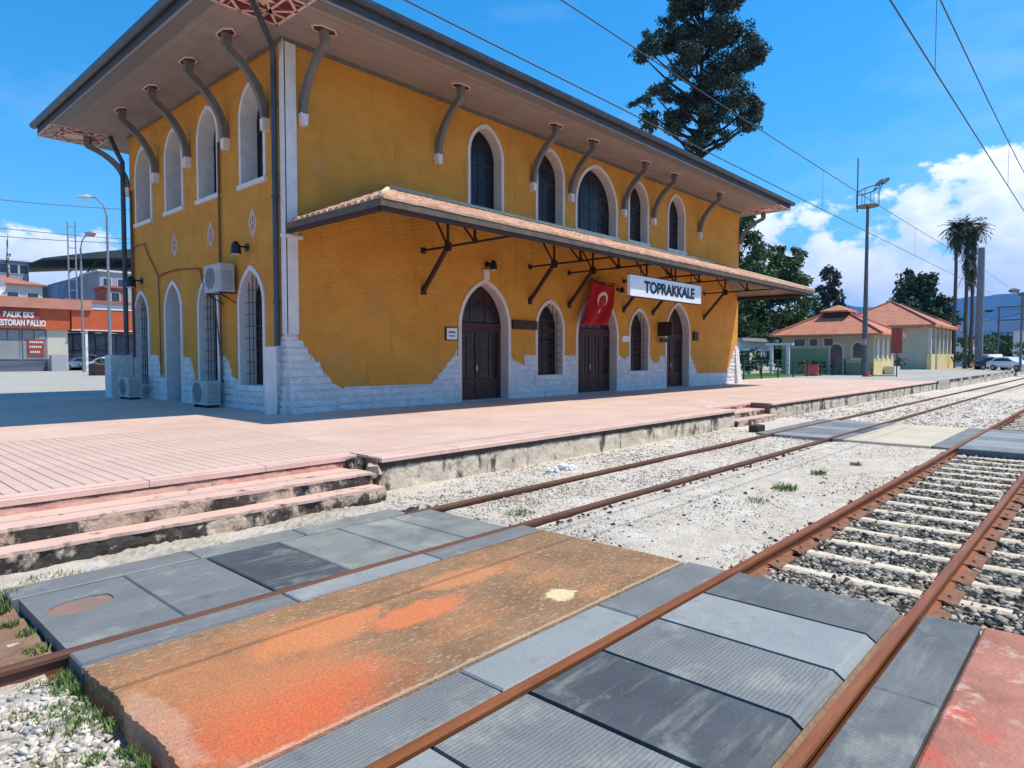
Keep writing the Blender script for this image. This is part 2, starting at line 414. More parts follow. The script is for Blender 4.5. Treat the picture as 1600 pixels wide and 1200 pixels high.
M['shopdark'] = mat('dark_grey_plinth', (0.12, 0.14, 0.18), 0.7)
M['cream'] = mat('cream_wall', (0.62, 0.58, 0.48), 0.85, (0.55, 0.52, 0.43), 0.8, bump=0.2,
                 stains=(((0.35, 0.3, 0.24), 1.5, 0.62, 0.8, None, 0.5),))
M['yellowwall'] = mat('pale_yellow_wall', (0.74, 0.60, 0.28), 0.85, (0.66, 0.52, 0.26), 1.5, stains=(((0.5, 0.28, 0.12), 1.1, 0.55, 0.75, (0.3, 0.3, 2), 0.5),))
M['greenwall'] = mat('sage_green_wall', (0.22, 0.30, 0.15), 0.85, (0.26, 0.33, 0.18), 0.8)
M['beigewall'] = mat('beige_wall', (0.50, 0.46, 0.34), 0.85, (0.43, 0.40, 0.30), 0.8)
M['bluehall'] = mat('blue_grey_cladding', (0.30, 0.40, 0.56), 0.7, (0.34, 0.44, 0.58), 0.2)
M['whitewall'] = mat('white_render', (0.72, 0.74, 0.77), 0.85, (0.64, 0.66, 0.70), 0.3)
M['greywall'] = mat('grey_render', (0.40, 0.41, 0.43), 0.85, (0.34, 0.35, 0.38), 0.3)
M['darkroof'] = mat('dark_steel_roof', (0.02, 0.035, 0.04), 0.6, (0.03, 0.045, 0.05), 0.5)
M['redroof'] = mat('dull_red_roof', (0.42, 0.16, 0.11), 0.85, (0.34, 0.12, 0.09), 0.5)
M['winfar'] = mat('far_window_glass', (0.03, 0.05, 0.08), 0.15, spec=0.6)
M['blueglass'] = mat('blue_shopfront_glass', (0.03, 0.07, 0.16), 0.12, (0.10, 0.22, 0.42), 1.2, spec=0.6)
M['carwhite'] = mat('white_car_paint', (0.75, 0.76, 0.78), 0.25, coat=0.6)
M['cardark'] = mat('dark_car_paint', (0.03, 0.035, 0.05), 0.25, coat=0.6)
M['carsilver'] = mat('silver_car_paint', (0.35, 0.36, 0.38), 0.3, metal=0.5, coat=0.5)
M['carglass'] = mat('car_glass', (0.01, 0.012, 0.016), 0.08, spec=0.7)
M['tyre'] = mat('black_tyre', (0.012, 0.012, 0.012), 0.9)
M['coral'] = mat('coral_red_box_paint', (0.70, 0.10, 0.09), 0.6)
M['greenfence'] = mat('dark_green_fence_paint', (0.02, 0.06, 0.045), 0.6)
M['lens'] = mat('lamp_lens', (0.6, 0.62, 0.65), 0.2)


# ------------------------------------------------------------------ helpers
class MB:
    def __init__(self):
        self.v = []
        self.f = []

    def add(self, vs, fs):
        o = len(self.v)
        self.v += [tuple(p) for p in vs]
        self.f += [tuple(i + o for i in f) for f in fs]
        return self

    def box(self, x0, x1, y0, y1, z0, z1):
        vs = [(x0, y0, z0), (x1, y0, z0), (x1, y1, z0), (x0, y1, z0), (x0, y0, z1), (x1, y0, z1), (x1, y1, z1), (x0, y1, z1)]
        return self.add(vs, [(3, 2, 1, 0), (4, 5, 6, 7), (0, 1, 5, 4), (1, 2, 6, 5), (2, 3, 7, 6), (3, 0, 4, 7)])

    def cbox(self, x0, x1, y0, y1, z0, z1, c=0.01):
        """box with its top edge chamfered all round"""
        vs = [(x0, y0, z0), (x1, y0, z0), (x1, y1, z0), (x0, y1, z0),
              (x0, y0, z1 - c), (x1, y0, z1 - c), (x1, y1, z1 - c), (x0, y1, z1 - c),
              (x0 + c, y0 + c, z1), (x1 - c, y0 + c, z1), (x1 - c, y1 - c, z1), (x0 + c, y1 - c, z1)]
        fs = [(3, 2, 1, 0)]
        for i in range(4):
            j = (i + 1) % 4
            fs += [(i, j, j + 4, i + 4), (i + 4, j + 4, j + 8, i + 8)]
        fs.append((8, 9, 10, 11))
        return self.add(vs, fs)

    def bar(self, p, q, w, h=None, up=(0, 0, 1)):
        h = h or w
        p = Vector(p)
        q = Vector(q)
        d = (q - p).normalized()
        u = Vector(up)
        if abs(d.dot(u)) > 0.98:
            u = Vector((0, 1, 0))
        s = d.cross(u).normalized()
        t = s.cross(d)
        vs = []
        for c in (p, q):
            for a, b in ((-1, -1), (1, -1), (1, 1), (-1, 1)):
                vs.append(c + s * a * w / 2 + t * b * h / 2)
        return self.add(vs, [(3, 2, 1, 0), (4, 5, 6, 7), (0, 1, 5, 4), (1, 2, 6, 5), (2, 3, 7, 6), (3, 0, 4, 7)])

    def tube(self, pts, r, n=8, cap=True):
        pts = [Vector(p) for p in pts]
        rs = r if isinstance(r, (list, tuple)) else [r] * len(pts)
        vs = []
        prev = None
        for i, p in enumerate(pts):
            if i == 0:
                d = pts[1] - p
            elif i == len(pts) - 1:
                d = p - pts[-2]
            else:
                d = (pts[i + 1] - p).normalized() + (p - pts[i - 1]).normalized()
            d = d.normalized()
            if prev is None:
                u = Vector((0, 0, 1)) if abs(d.z) < 0.9 else Vector((1, 0, 0))
                s = d.cross(u).normalized()
            else:
                s = (prev - d * prev.dot(d)).normalized()
            prev = s
            t = d.cross(s)
            for k in range(n):
                a = 2 * PI * k / n
                vs.append(p + (s * math.cos(a) + t * math.sin(a)) * rs[i])
        fs = []
        for i in range(len(pts) - 1):
            for k in range(n):
                k2 = (k + 1) % n
                fs.append((i * n + k, i * n + k2, (i + 1) * n + k2, (i + 1) * n + k))
        if cap:
            fs.append(tuple(range(n))[::-1])
            fs.append(tuple((len(pts) - 1) * n + k for k in range(n)))
        return self.add(vs, fs)

    def prism(self, poly, fn, a, b):
        """extrude a 2D polygon from depth a to b through fn(s, t, depth)"""
        n = len(poly)
        vs = [fn(s, t, a) for s, t in poly] + [fn(s, t, b) for s, t in poly]
        fs = [tuple(range(n)), tuple(range(2 * n - 1, n - 1, -1))]
        for i in range(n):
            j = (i + 1) % n
            fs.append((i, i + n, j + n, j))
        return self.add(vs, fs)

    def sweep(self, path, prof):
        """sweep closed 2D profile (side, up) along a path"""
        n = len(prof)
        path = [Vector(p) for p in path]
        vs = []
        for i, p in enumerate(path):
            d = (path[min(i + 1, len(path) - 1)] - path[max(i - 1, 0)]).normalized()
            s = d.cross(Vector((0, 0, 1))).normalized()
            u = s.cross(d)
            for a, b in prof:
                vs.append(p + s * a + u * b)
        fs = []
        for i in range(len(path) - 1):
            for k in range(n):
                k2 = (k + 1) % n
                fs.append((i * n + k, i * n + k2, (i + 1) * n + k2, (i + 1) * n + k))
        fs.append(tuple(range(n))[::-1])
        fs.append(tuple((len(path) - 1) * n + k for k in range(n)))
        return self.add(vs, fs)

    def mesh(self, name, m, smooth=False):
        me = bpy.data.meshes.new(name)
        me.from_pydata(self.v, [], self.f)
        if m:
            me.materials.append(m)
        if smooth:
            me.polygons.foreach_set('use_smooth', [True] * len(me.polygons))
        me.validate()
        return me

    def build(self, name, m, parent=None, smooth=False, fix=True):
        me = self.mesh(name, m, smooth)
        if fix:
            import bmesh
            bm = bmesh.new()
            bm.from_mesh(me)
            bmesh.ops.recalc_face_normals(bm, faces=bm.faces)
            bm.to_mesh(me)
            bm.free()
        return link(name, me, parent)


ROOTLOC = {}


def root_of(o):
    while o.parent:
        o = o.parent
    return o


def link(name, me, parent=None):
    o = bpy.data.objects.new(name, me)
    COL.objects.link(o)
    if parent is not None:
        o.parent = parent
        # geometry is written in world metres; the parent chain only carries the root's base point
        if parent.parent is None and parent.type == 'EMPTY':
            o.location = -parent.location
    return o


def tag(o, label=None, cat=None, group=None, kind=None):
    if label:
        o['label'] = label
    if cat:
        o['category'] = cat
    if group:
        o['group'] = group
    if kind:
        o['kind'] = kind
    return o


def thing(name, label, cat, loc=(0, 0, 0), group=None):
    o = bpy.data.objects.new(name, None)
    o.empty_display_size = 0.3
    COL.objects.link(o)
    o.location = loc
    return tag(o, label, cat, group)


def setting(name, loc=(0, 0, 0)):
    o = bpy.data.objects.new(name, None)
    COL.objects.link(o)
    o.location = loc
    o['kind'] = 'structure'
    return o


def copy_tree(o, parent=None):
    c = o.copy()
    COL.objects.link(c)
    if parent is not None:
        c.parent = parent
    for ch in [k for k in COL.objects if k.parent == o]:
        copy_tree(ch, c)
    return c


def fill2d(outline, holes, fn, a, b):
    """flat region with holes, thickened between depths a and b -> (verts, faces) mapped by fn(s,t,d)"""
    cu = bpy.data.curves.new('tmp', 'CURVE')
    cu.dimensions = '2D'
    cu.fill_mode = 'BOTH'
    cu.extrude = 0.5
    for poly in [outline] + list(holes):
        sp = cu.splines.new('POLY')
        sp.points.add(len(poly) - 1)
        for p, (s, t) in zip(sp.points, poly):
            p.co = (s, t, 0, 1)
        sp.use_cyclic_u = True
    ob = bpy.data.objects.new('tmp', cu)
    COL.objects.link(ob)
    bpy.context.view_layer.update()
    me = bpy.data.meshes.new_from_object(ob.evaluated_get(bpy.context.evaluated_depsgraph_get()))
    vs = [fn(v.co.x, v.co.y, a + (v.co.z + 0.5) * (b - a)) for v in me.vertices]
    fs = [tuple(p.vertices) for p in me.polygons]
    bpy.data.objects.remove(ob)
    bpy.data.curves.remove(cu)
    bpy.data.meshes.remove(me)
    return vs, fs


def text_mesh(txt, name, m, fn, width, height, cx, cz, d, parent, thick=0.012, bold=True):
    cu = bpy.data.curves.new('txt', 'FONT')
    cu.body = txt
    cu.align_x = 'CENTER'
    cu.align_y = 'CENTER'
    cu.extrude = 0.5
    if bold:
        cu.offset = 0.035
    ob = bpy.data.objects.new('txt', cu)
    COL.objects.link(ob)
    bpy.context.view_layer.update()
    me = bpy.data.meshes.new_from_object(ob.evaluated_get(bpy.context.evaluated_depsgraph_get()))
    xs = [v.co.x for v in me.vertices]
    ys = [v.co.y for v in me.vertices]
    sx = width / (max(xs) - min(xs))
    sy = height / (max(ys) - min(ys))
    mx = (max(xs) + min(xs)) / 2
    my = (max(ys) + min(ys)) / 2
    vs = [fn(cx + (v.co.x - mx) * sx, cz + (v.co.y - my) * sy, d + v.co.z * thick) for v in me.vertices]
    fs = [tuple(p.vertices) for p in me.polygons]
    bpy.data.objects.remove(ob)
    bpy.data.curves.remove(cu)
    bpy.data.meshes.remove(me)
    return MB().add(vs, fs).build(name, m, parent, fix=False)


def arch(cx, w, z0, tip, rr=1.2, n=9):
    """pointed arch outline, counter-clockwise from lower left; rr = rise / half width"""
    a = w / 2
    r = a * rr
    zs = tip - r
    c = (r * r - a * a) / (2 * a)
    RR = a + c
    pts = [(cx - a, z0), (cx + a, z0)]
    # right arc: centre at (cx - c, zs)
    a1 = math.atan2(r, c)
    for i in range(n + 1):
        t = a1 * i / n
        pts.append((cx - c + RR * math.cos(t), zs + RR * math.sin(t)))
    for i in range(n - 1, -1, -1):
        t = a1 * i / n
        pts.append((cx + c - RR * math.cos(t), zs + RR * math.sin(t)))
    return pts


def clip(poly, x0, x1, z0, z1):
    def cl(P, ins, isect):
        out = []
        for i in range(len(P)):
            a, b = P[i - 1], P[i]
            ia, ib = ins(a), ins(b)
            if ib:
                if not ia:
                    out.append(isect(a, b))
                out.append(b)
            elif ia:
                out.append(isect(a, b))
        return out

    def vx(x):
        return lambda a, b: (x, a[1] + (b[1] - a[1]) * (x - a[0]) / (b[0] - a[0]))

    def vz(z):
        return lambda a, b: (a[0] + (b[0] - a[0]) * (z - a[1]) / (b[1] - a[1]), z)
    P = poly
    for ins, f in ((lambda p: p[0] >= x0, vx(x0)), (lambda p: p[0] <= x1, vx(x1)), (lambda p: p[1] >= z0, vz(z0)), (lambda p: p[1] <= z1, vz(z1))):
        P = cl(P, ins, f)
        if len(P) < 3:
            return []
    # drop doubles
    Q = []
    for p in P:
        if not Q or (abs(p[0] - Q[-1][0]) + abs(p[1] - Q[-1][1])) > 1e-5:
            Q.append(p)
    if len(Q) > 1 and abs(Q[0][0] - Q[-1][0]) + abs(Q[0][1] - Q[-1][1]) < 1e-5:
        Q.pop()
    return Q if len(Q) > 2 else []


def sheet(name, x0, x1, y0, y1, z, m, parent=None, t=0.05, kind='structure'):
    o = MB().box(x0, x1, y0, y1, z - t, z).build(name, m, parent)
    if parent is None:
        o['kind'] = kind
    return o


# ------------------------------------------------------------------ terrain
GZ = -0.45
MB().add([(-12000, -12000, GZ), (14000, -12000, GZ), (14000, 14000, GZ), (-12000, 14000, GZ)], [(0, 1, 2, 3)]).build('ground', M['ground'])['kind'] = 'structure'


def ridge(name, az0, az1, D, depth, prof, seed, amp):
    r = random.Random(seed)
    ph = [(r.uniform(0, 6), r.uniform(0.7, 1.3)) for _ in range(6)]
    mb = MB()
    n, mrow = 120, 12
    for j in range(mrow + 1):
        for i in range(n + 1):
            a = R(az0 + (az1 - az0) * i / n)
            q = j / mrow
            rad = D + depth * q
            h = prof(math.degrees(a)) * math.sin(min(1, q / 0.7) * PI / 2) if q <= 0.7 else prof(math.degrees(a)) * (1 - (q - 0.7))
            w = sum(math.sin(math.degrees(a) * (0.5 * 1.9 ** k) * f + p + j * 0.9) / 1.6 ** k for k, (p, f) in enumerate(ph))
            h += amp * w * min(1, q * 1.5)
            if j == 0:
                h = -20
            mb.v.append((rad * math.cos(a), rad * math.sin(a), max(h, GZ - 20)))
    for j in range(mrow):
        for i in range(n):
            mb.f.append((j * (n + 1) + i, j * (n + 1) + i + 1, (j + 1) * (n + 1) + i + 1, (j + 1) * (n + 1) + i))
    o = mb.build(name, M['mountain'], smooth=True)
    o['kind'] = 'structure'
    return o


def mprof(a):
    # azimuths from +x, degrees; view spans 5 (right edge) .. 80 (left edge)
    return 390 + 120 * math.exp(-((a - 1) / 4) ** 2) + 50 * math.exp(-((a - 11) / 2) ** 2) - 10.0 * max(0, a - 16)


ridge('mountain_range', -35, 42, 7200, 1600, mprof, 3, 34)
ridge('hills', 55, 110, 2600, 900, lambda a: 95 + 20 * math.sin(a / 5), 8, 12)

def mprof2(a):
    return 780 + 120 * math.exp(-((a - 4.5) / 2.5) ** 2) + 60 * math.exp(-((a - 10) / 1.6) ** 2) - 14 * max(0, a - 14)


ridge('mountain_range', -35, 40, 10500, 1500, mprof2, 17, 40)

# yard beyond the station, lawn, far platform
sheet('yard', -60, 47, 29.5, 220, 0.494, M['asphalt'], t=0.6)
sheet('yard_strip', 47.01, 260, 24.5, 220, 0.494, M['asphalt'], t=0.6)
sheet('lawn', 39.8, 60, 18.7, 24.49, 0.53, M['lawn'], t=0.6)
sheet('far_platform', 48.4, 330, 8.3, 18.69, 0.497, M['asphalt'], t=0.6)
sheet('station_forecourt', 60.01, 260, 18.7, 24.49, 0.494, M['asphalt'], t=0.6)

# ------------------------------------------------------------------ platform
plat = setting('platform', (10, 12, 0))
core = MB().box(-25, 5.9, 8.62, 29.49, -0.4, 0.485)
core.box(5.9, 18.35, 8.12, 29.49, -0.4, 0.485).box(18.35, 21.6, 9.0, 29.49, -0.4, 0.485).box(21.6, 48.39, 8.36, 29.49, -0.4, 0.485)
core.build('slab', M['joint'], plat)
sheetb = MB().box(-25, 48.38, 14.5, 29.48, 0.487, 0.5).box(6.362, 18.34, 8.4, 14.495, 0.487, 0.5).box(18.34, 21.6, 9.25, 14.495, 0.487, 0.5)
sheetb.box(21.6, 48.38, 8.62, 14.495, 0.487, 0.5)
sheetb.build('paving', M['pave_flat'], plat)
# ribbed paving strips running away from the track
stripmesh = {}
for L_ in (1.9, 1.72):
    stripmesh[L_] = MB().cbox(0, 0.146, 0, L_ - 0.008, -0.012, 0, 0.006).mesh('paving_strip', M['pave'])
k = 0
for r_, (y0, L_) in enumerate(((8.64 + 0.26, 1.9), (10.8, 1.9), (12.7, 1.79))):
    me = MB().cbox(0, 0.146, 0, L_ - 0.008, -0.012, 0, 0.006).mesh('paving_strip', M['pave'])
    for i in range(60):
        x = -0.3 + i * 0.155
        if x > 6.3:
            break
        o = link('paving_strip', me, plat)
        o.location = Vector((x, y0, 0.5 + random.uniform(-0.0015, 0.0015))) - plat.location
MB().box(-25, -0.31, 8.9, 14.49, 0.487, 0.5).build('paving', M['pave_flat'], plat)
MB().box(5.95, 6.36, 8.38, 8.895, 0.487, 0.5).build('paving', M['pave_flat'], plat)


def coping(x0, x1, yf, w=0.3, over=0.04):
    n = max(1, round((x1 - x0) / 1.5))
    for i in range(n):
        a = x0 + (x1 - x0) * i / n
        b = x0 + (x1 - x0) * (i + 1) / n
        dz = random.uniform(-0.003, 0.003)
        MB().cbox(a + 0.004, b - 0.004, yf - over, yf + w, 0.43, 0.506 + dz, 0.012).build('coping_stone', M['coping'], plat)


coping(5.93, 18.33, 8.08)
coping(21.62, 48.3, 8.32)
coping(-3, 5.88, 8.62, 0.27, 0.03)
coping(18.4, 21.55, 8.98, 0.27, 0.03)


def rough_wall(name, x0, x1, y, z0, z1, m, parent, t=0.1, res=0.06, amp=0.015, seed=1):
    """a wall face of worn render: a gridded front pushed in and out, with a chipped top and foot"""
    nx = max(2, int((x1 - x0) / res))
    nz = max(2, int((z1 - z0) / res))
    r = np.random.default_rng(seed)
    g = r.normal(0, 1, (nz + 1, nx + 1))
    for _ in range(2):
        g = (g + np.roll(g, 1, 0) + np.roll(g, -1, 0) + np.roll(g, 1, 1) + np.roll(g, -1, 1)) / 5
    g = g / (g.std() + 1e-6) * amp
    mb = MB()
    for j in range(nz + 1):
        for i in range(nx + 1):
            mb.v.append((x0 + (x1 - x0) * i / nx, y - g[j, i], z0 + (z1 - z0) * j / nz))
    for j in range(nz):
        for i in range(nx):
            a = j * (nx + 1) + i
            mb.f.append((a, a + 1, a + nx + 2, a + nx + 1))
    o = len(mb.v)
    mb.v += [(x0, y + t, z0), (x1, y + t, z0), (x1, y + t, z1), (x0, y + t, z1)]
    mb.f.append((o, o + 3, o + 2, o + 1))
    for i in range(nx):
        pass
    mb.f.append(tuple([nz * (nx + 1) + i for i in range(nx + 1)] + [o + 2, o + 3]))
    mb.f.append(tuple([j * (nx + 1) for j in range(nz + 1)] + [o + 3, o]))
    mb.f.append(tuple([j * (nx + 1) + nx for j in range(nz, -1, -1)] + [o + 1, o + 2]))
    return mb.build(name, m, parent)


xw = 5.92
i = 0
while xw < 18.3:
    w = min(random.choice((1.9, 2.3, 2.7)), 18.34 - xw)
    if 18.34 - xw - w < 0.8:
        w = 18.34 - xw
    rough_wall('wall_panel', xw + 0.006, xw + w - 0.006, 8.09, -0.3, 0.428, M['platwall'], plat, seed=20 + i, amp=0.007)
    xw += w
    i += 1
xw = 21.62
while xw < 48.3:
    w = min(random.choice((1.7, 2.3, 2.9)), 48.36 - xw)
    rough_wall('wall_panel', xw + 0.008, xw + w - 0.008, 8.33, -0.3, 0.428, M['platwall'], plat, seed=60 + i, res=0.15, amp=0.014)
    xw += w
    i += 1
rough_wall('wall_panel', 48.4, 120, 8.29, -0.3, 0.5, M['platwall'], plat, seed=99, res=0.5, amp=0.04)


def steps(x0, x1, y0, levels, seed, parent):
    """levels: (tread front y, tread z, back y of tread, riser bottom z)"""
    for n, (yf, zt, yb, zb) in enumerate(levels):
        st = rough_wall('step_riser', x0, x1 - n * 0.03, yf, zb, zt - 0.035, M['step_riser'], parent, t=yb - yf, seed=seed + n, res=0.05, amp=0.014)
        rs = random.Random(seed * 7 + n)
        xe = x1 - n * 0.03 - 0.01
        edge, x_, off = [], x0, 0.0
        while x_ < xe:
            off = off * 0.6 + rs.uniform(-0.006, 0.012)
            if rs.random() < 0.05:
                off += rs.uniform(0.02, 0.045)
            edge.append((x_, yf - 0.014 + max(-0.004, off)))
            x_ += rs.uniform(0.03, 0.07)
        edge.append((xe, yf))
        v_, f_ = fill2d(edge + [(xe, yb), (x0, yb)], [], lambda s, t, d: (s, t, d), zt - 0.035, zt)
        MB().add(v_, f_).build('step_tread', M['step_tread'], parent)


steps(-3, 5.72, 8.6, ((7.94, 0.33, 8.615, 0.155), (7.62, 0.165, 7.93, -0.35)), 5, plat)
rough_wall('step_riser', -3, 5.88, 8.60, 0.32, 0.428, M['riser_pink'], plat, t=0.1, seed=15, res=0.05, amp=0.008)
steps(18.45, 21.4, 8.98, ((8.42, 0.33, 8.975, 0.155), (8.05, 0.165, 8.41, -0.3)), 31, plat)
rough_wall('step_riser', 18.4, 21.5, 8.99, 0.32, 0.428, M['step_tread'], plat, t=0.1, seed=16)
# broken rubble at the end of the steps
for q in range(9):
    s_ = random.uniform(0.05, 0.13)
    x = 5.72 + random.uniform(0, 0.2)
    y = 8.0 + random.uniform(0, 0.55)
    z = 0.34 + random.uniform(-0.1, 0.12)
    mb = MB().box(-s_, s_, -s_ * .7, s_ * .7, -s_ * .5, s_ * .5)
    rt = Matrix.Rotation(random.uniform(0, 3), 3, 'Z') @ Matrix.Rotation(random.uniform(-.4, .4), 3, 'X')
    mb.v = [tuple(rt @ Vector([c * random.uniform(.75, 1.2) for c in v]) + Vector((x, y, z))) for v in mb.v]
    mb.build('rubble', M['step_riser'], plat)

# ------------------------------------------------------------------ gravel bed
X0, X1, Y0, Y1 = -4.0, 48.0, -2.5, 8.2


def bed_height(x, y):
    h = np.full_like(x, -0.155)
    mid = (y > 2.72) & (y < 5.1)
    h = np.where(mid, -0.055, h)
    h = np.where((y >= 5.1) & (y < 6.7), -0.075, h)
    h = np.where(y >= 6.7, -0.06 + np.clip((y - 6.9) * 0.03, 0, 0.04), h)
    h = np.where((y > 2.64) & (y <= 2.72), -0.1, h)
    h = np.where(x < 1.2, np.where(y > 5.3, -0.10, -0.115), h)
    c1 = (x > 1.15) & (x < 5.95) & (y > -1.5) & (y < 7.12)
    c2 = (x > 17.3) & (x < 22.6) & (y > 0.5) & (y < 7.12)
    h = np.where(c1 | c2, -0.26, h)
    h = np.where((x > 3) & (x < 5.95) & (y < 0.72), -0.26, h)
    return h


def bed(name, x0, x1, y0, y1, res, m, ybreak=None):
    xs = np.arange(x0, x1 + 1e-6, res)
    ys = np.arange(y0, y1 + 1e-6, res)
    gx, gy = np.meshgrid(xs, ys)
    h = bed_height(gx, gy)
    n = rng.normal(0, 1, h.shape)
    n = (n + np.roll(n, 1, 0) + np.roll(n, 1, 1)) / 3
    big = np.sin(gx * 1.3 + gy * 0.7) * np.sin(gy * 2.1 - gx * 0.4)
    h = h + n * 0.008 + big * 0.01
    V = np.stack([gx, gy, h], -1).reshape(-1, 3)
    nx, ny = len(xs), len(ys)
    idx = np.arange(nx * ny).reshape(ny, nx)
    F = np.stack([idx[:-1, :-1], idx[:-1, 1:], idx[1:, 1:], idx[1:, :-1]], -1).reshape(-1, 4)
    me = bpy.data.meshes.new(name)
    fast_mesh(me, V, F)
    me.materials.append(m)
    o = link(name, me)
    o['kind'] = 'structure'
    return o


def fast_mesh(me, V, F):
    k = F.shape[1]
    me.vertices.add(len(V))
    me.vertices.foreach_set('co', V.astype(np.float32).ravel())
    me.loops.add(F.size)
    me.loops.foreach_set('vertex_index', F.astype(np.int32).ravel())
    me.polygons.add(len(F))
    me.polygons.foreach_set('loop_start', np.arange(0, F.size, k, dtype=np.int32))
    me.update(calc_edges=True)


bed('gravel_bed', X0, 48, 2.64, 8.3, 0.06, M['gravel'])
bed('ballast_bed', X0, 48, -3, 2.64, 0.08, M['darkbed'])
sheet('far_gravel_bed', 48, 330, -12, 8.28, -0.10, M['gravel'], t=0.3)
sheet('near_verge', -20, 48, -30, -3.0, -0.17, M['gravel'], t=0.2)
sheet('left_verge', -20, -4.0, -3, 8.6, -0.17, M['gravel'], t=0.2)


def ico():
    t = (1 + 5 ** .5) / 2
    v = np.array([(-1, t, 0), (1, t, 0), (-1, -t, 0), (1, -t, 0), (0, -1, t), (0, 1, t), (0, -1, -t), (0, 1, -t), (t, 0, -1), (t, 0, 1), (-t, 0, -1), (-t, 0, 1)], float)
    v /= np.linalg.norm(v[0])
    f = np.array([(0, 11, 5), (0, 5, 1), (0, 1, 7), (0, 7, 10), (0, 10, 11), (1, 5, 9), (5, 11, 4), (11, 10, 2), (10, 7, 6), (7, 1, 8),
                  (3, 9, 4), (3, 4, 2), (3, 2, 6), (3, 6, 8), (3, 8, 9), (4, 9, 5), (2, 4, 11), (6, 2, 10), (8, 6, 7), (9, 8, 1)])
    return v, f


IV, IF = ico()


def stones(name, regions, m, label=None, flat=0.6, dz=0.0):
    """regions: (x0,x1,y0,y1,count,smin,smax, falloff) -> one mesh of separate little stones"""
    P, Sz = [], []
    for x0, x1, y0, y1, n, a, b, fall in regions:
        u = rng.random(n)
        if fall:
            u = u ** fall
        x = x0 + (x1 - x0) * u
        y = y0 + (y1 - y0) * rng.random(n)
        s = a + (b - a) * rng.random(n) ** 1.8
        P.append(np.stack([x, y], -1))
        Sz.append(s)
    P = np.concatenate(P)
    Sz = np.concatenate(Sz)
    ok = np.ones(len(P), bool)
    for (x0, x1, y0, y1) in ((1.2, 5.93, -2, 7.1), (17.3, 22.6, .5, 7.1)):
        ok &= ~((P[:, 0] > x0) & (P[:, 0] < x1) & (P[:, 1] > y0) & (P[:, 1] < y1))
    for ry in (1.12, 2.62, 5.22, 6.65):
        ok &= np.abs(P[:, 1] - ry) > 0.05
    P = P[ok]
    Sz = Sz[ok]
    n = len(P)
    z = bed_height(P[:, 0], P[:, 1]) + Sz * 0.15 + dz
    V = IV[None] * (1 + rng.normal(0, 0.26, (n, 12, 1)))
    V = V * (np.stack([rng.uniform(.7, 1.3, n), rng.uniform(.6, 1.1, n), rng.uniform(.45, .8, n) * flat / 0.6], -1) * Sz[:, None])[:, None, :]
    a = rng.uniform(0, 6.28, n)
    c, s = np.cos(a)[:, None], np.sin(a)[:, None]
    tl = rng.normal(0, 0.35, n)[:, None]
    x = V[..., 0] * c - V[..., 1] * s
    y = V[..., 0] * s + V[..., 1] * c
    zz = V[..., 2] + x * tl
    V = np.stack([x + P[:, 0, None], y + P[:, 1, None], zz + z[:, None]], -1).reshape(-1, 3)
    F = (IF[None] + 12 * np.arange(n)[:, None, None]).reshape(-1, 3)
    me = bpy.data.meshes.new(name)
    fast_mesh(me, V, F)
    me.materials.append(m)
    o = link(name, me)
    tag(o, label, 'gravel', None, 'stuff')
    return o


stones('white_gravel', [(-0.6, 1.22, 1.8, 5.12, 7000, 0.012, 0.034, 0), (5.95, 17.3, 2.72, 5.12, 7000, 0.006, 0.015, 1.5),
                        (5.6, 17.3, 5.3, 6.6, 4500, 0.008, 0.024, 1.5), (5.6, 18, 6.7, 8.04, 5500, 0.008, 0.026, 1.5),
                        (22.7, 40, 2.7, 8.3, 3500, 0.015, 0.05, 1.3)],
       M['pebble'], 'white crushed gravel spread between the tracks and by the slab')
stones('track_ballast', [(5.95, 17.3, 1.18, 2.56, 7500, 0.016, 0.042, 1.4), (5.95, 17.3, -2.0, 1.06, 11000, 0.016, 0.044, 1.7),
                         (22.7, 40, -2, 2.6, 4000, 0.02, 0.06, 1.3), (22.7, 23, 0, 1, 5, .01, .02, 0)],
       M['darkpebble'], 'coarse grey and cream ballast packed round the pale sleepers of the near track')
stones('sleeper_ballast', [(5.95, 17.3, 0.6, 2.56, 220, 0.012, 0.030, 1.4)], M['darkpebble'], 'loose ballast stones scattered over the pale sleepers', dz=0.035)
stones('dark_stones', [(5.95, 12, 2.8, 5.0, 70, 0.012, 0.032, 1.4), (5.7, 16, 5.0, 5.14, 90, 0.015, 0.045, 1.2), (5.95, 17.3, 2.68, 2.76, 60, 0.015, 0.035, 1.2),
                       (5.95, 16, 2.7, 8.0, 130, 0.010, 0.026, 1.2), (-0.5, 1.2, 1.8, 5.1, 60, 0.008, 0.02, 0)],
       M['brownpebble'], 'scattered dark brown stones lying on the white gravel')
# soil patch at the left end of the first rubber panels
mb = MB()
nn = 22
for j in range(nn + 1):
    for i in range(nn + 1):
        x = -1.6 + 2.82 * i / nn
        y = 5.32 + 2.1 * j / nn
        mb.v.append((x, y, -0.085 + random.uniform(-0.012, 0.012)))
for j in range(nn):
    for i in range(nn):
        a = j * (nn + 1) + i
        mb.f.append((a, a + 1, a + nn + 2, a + nn + 1))
mb.build('bare_soil', M['soil'])['kind'] = 'structure'

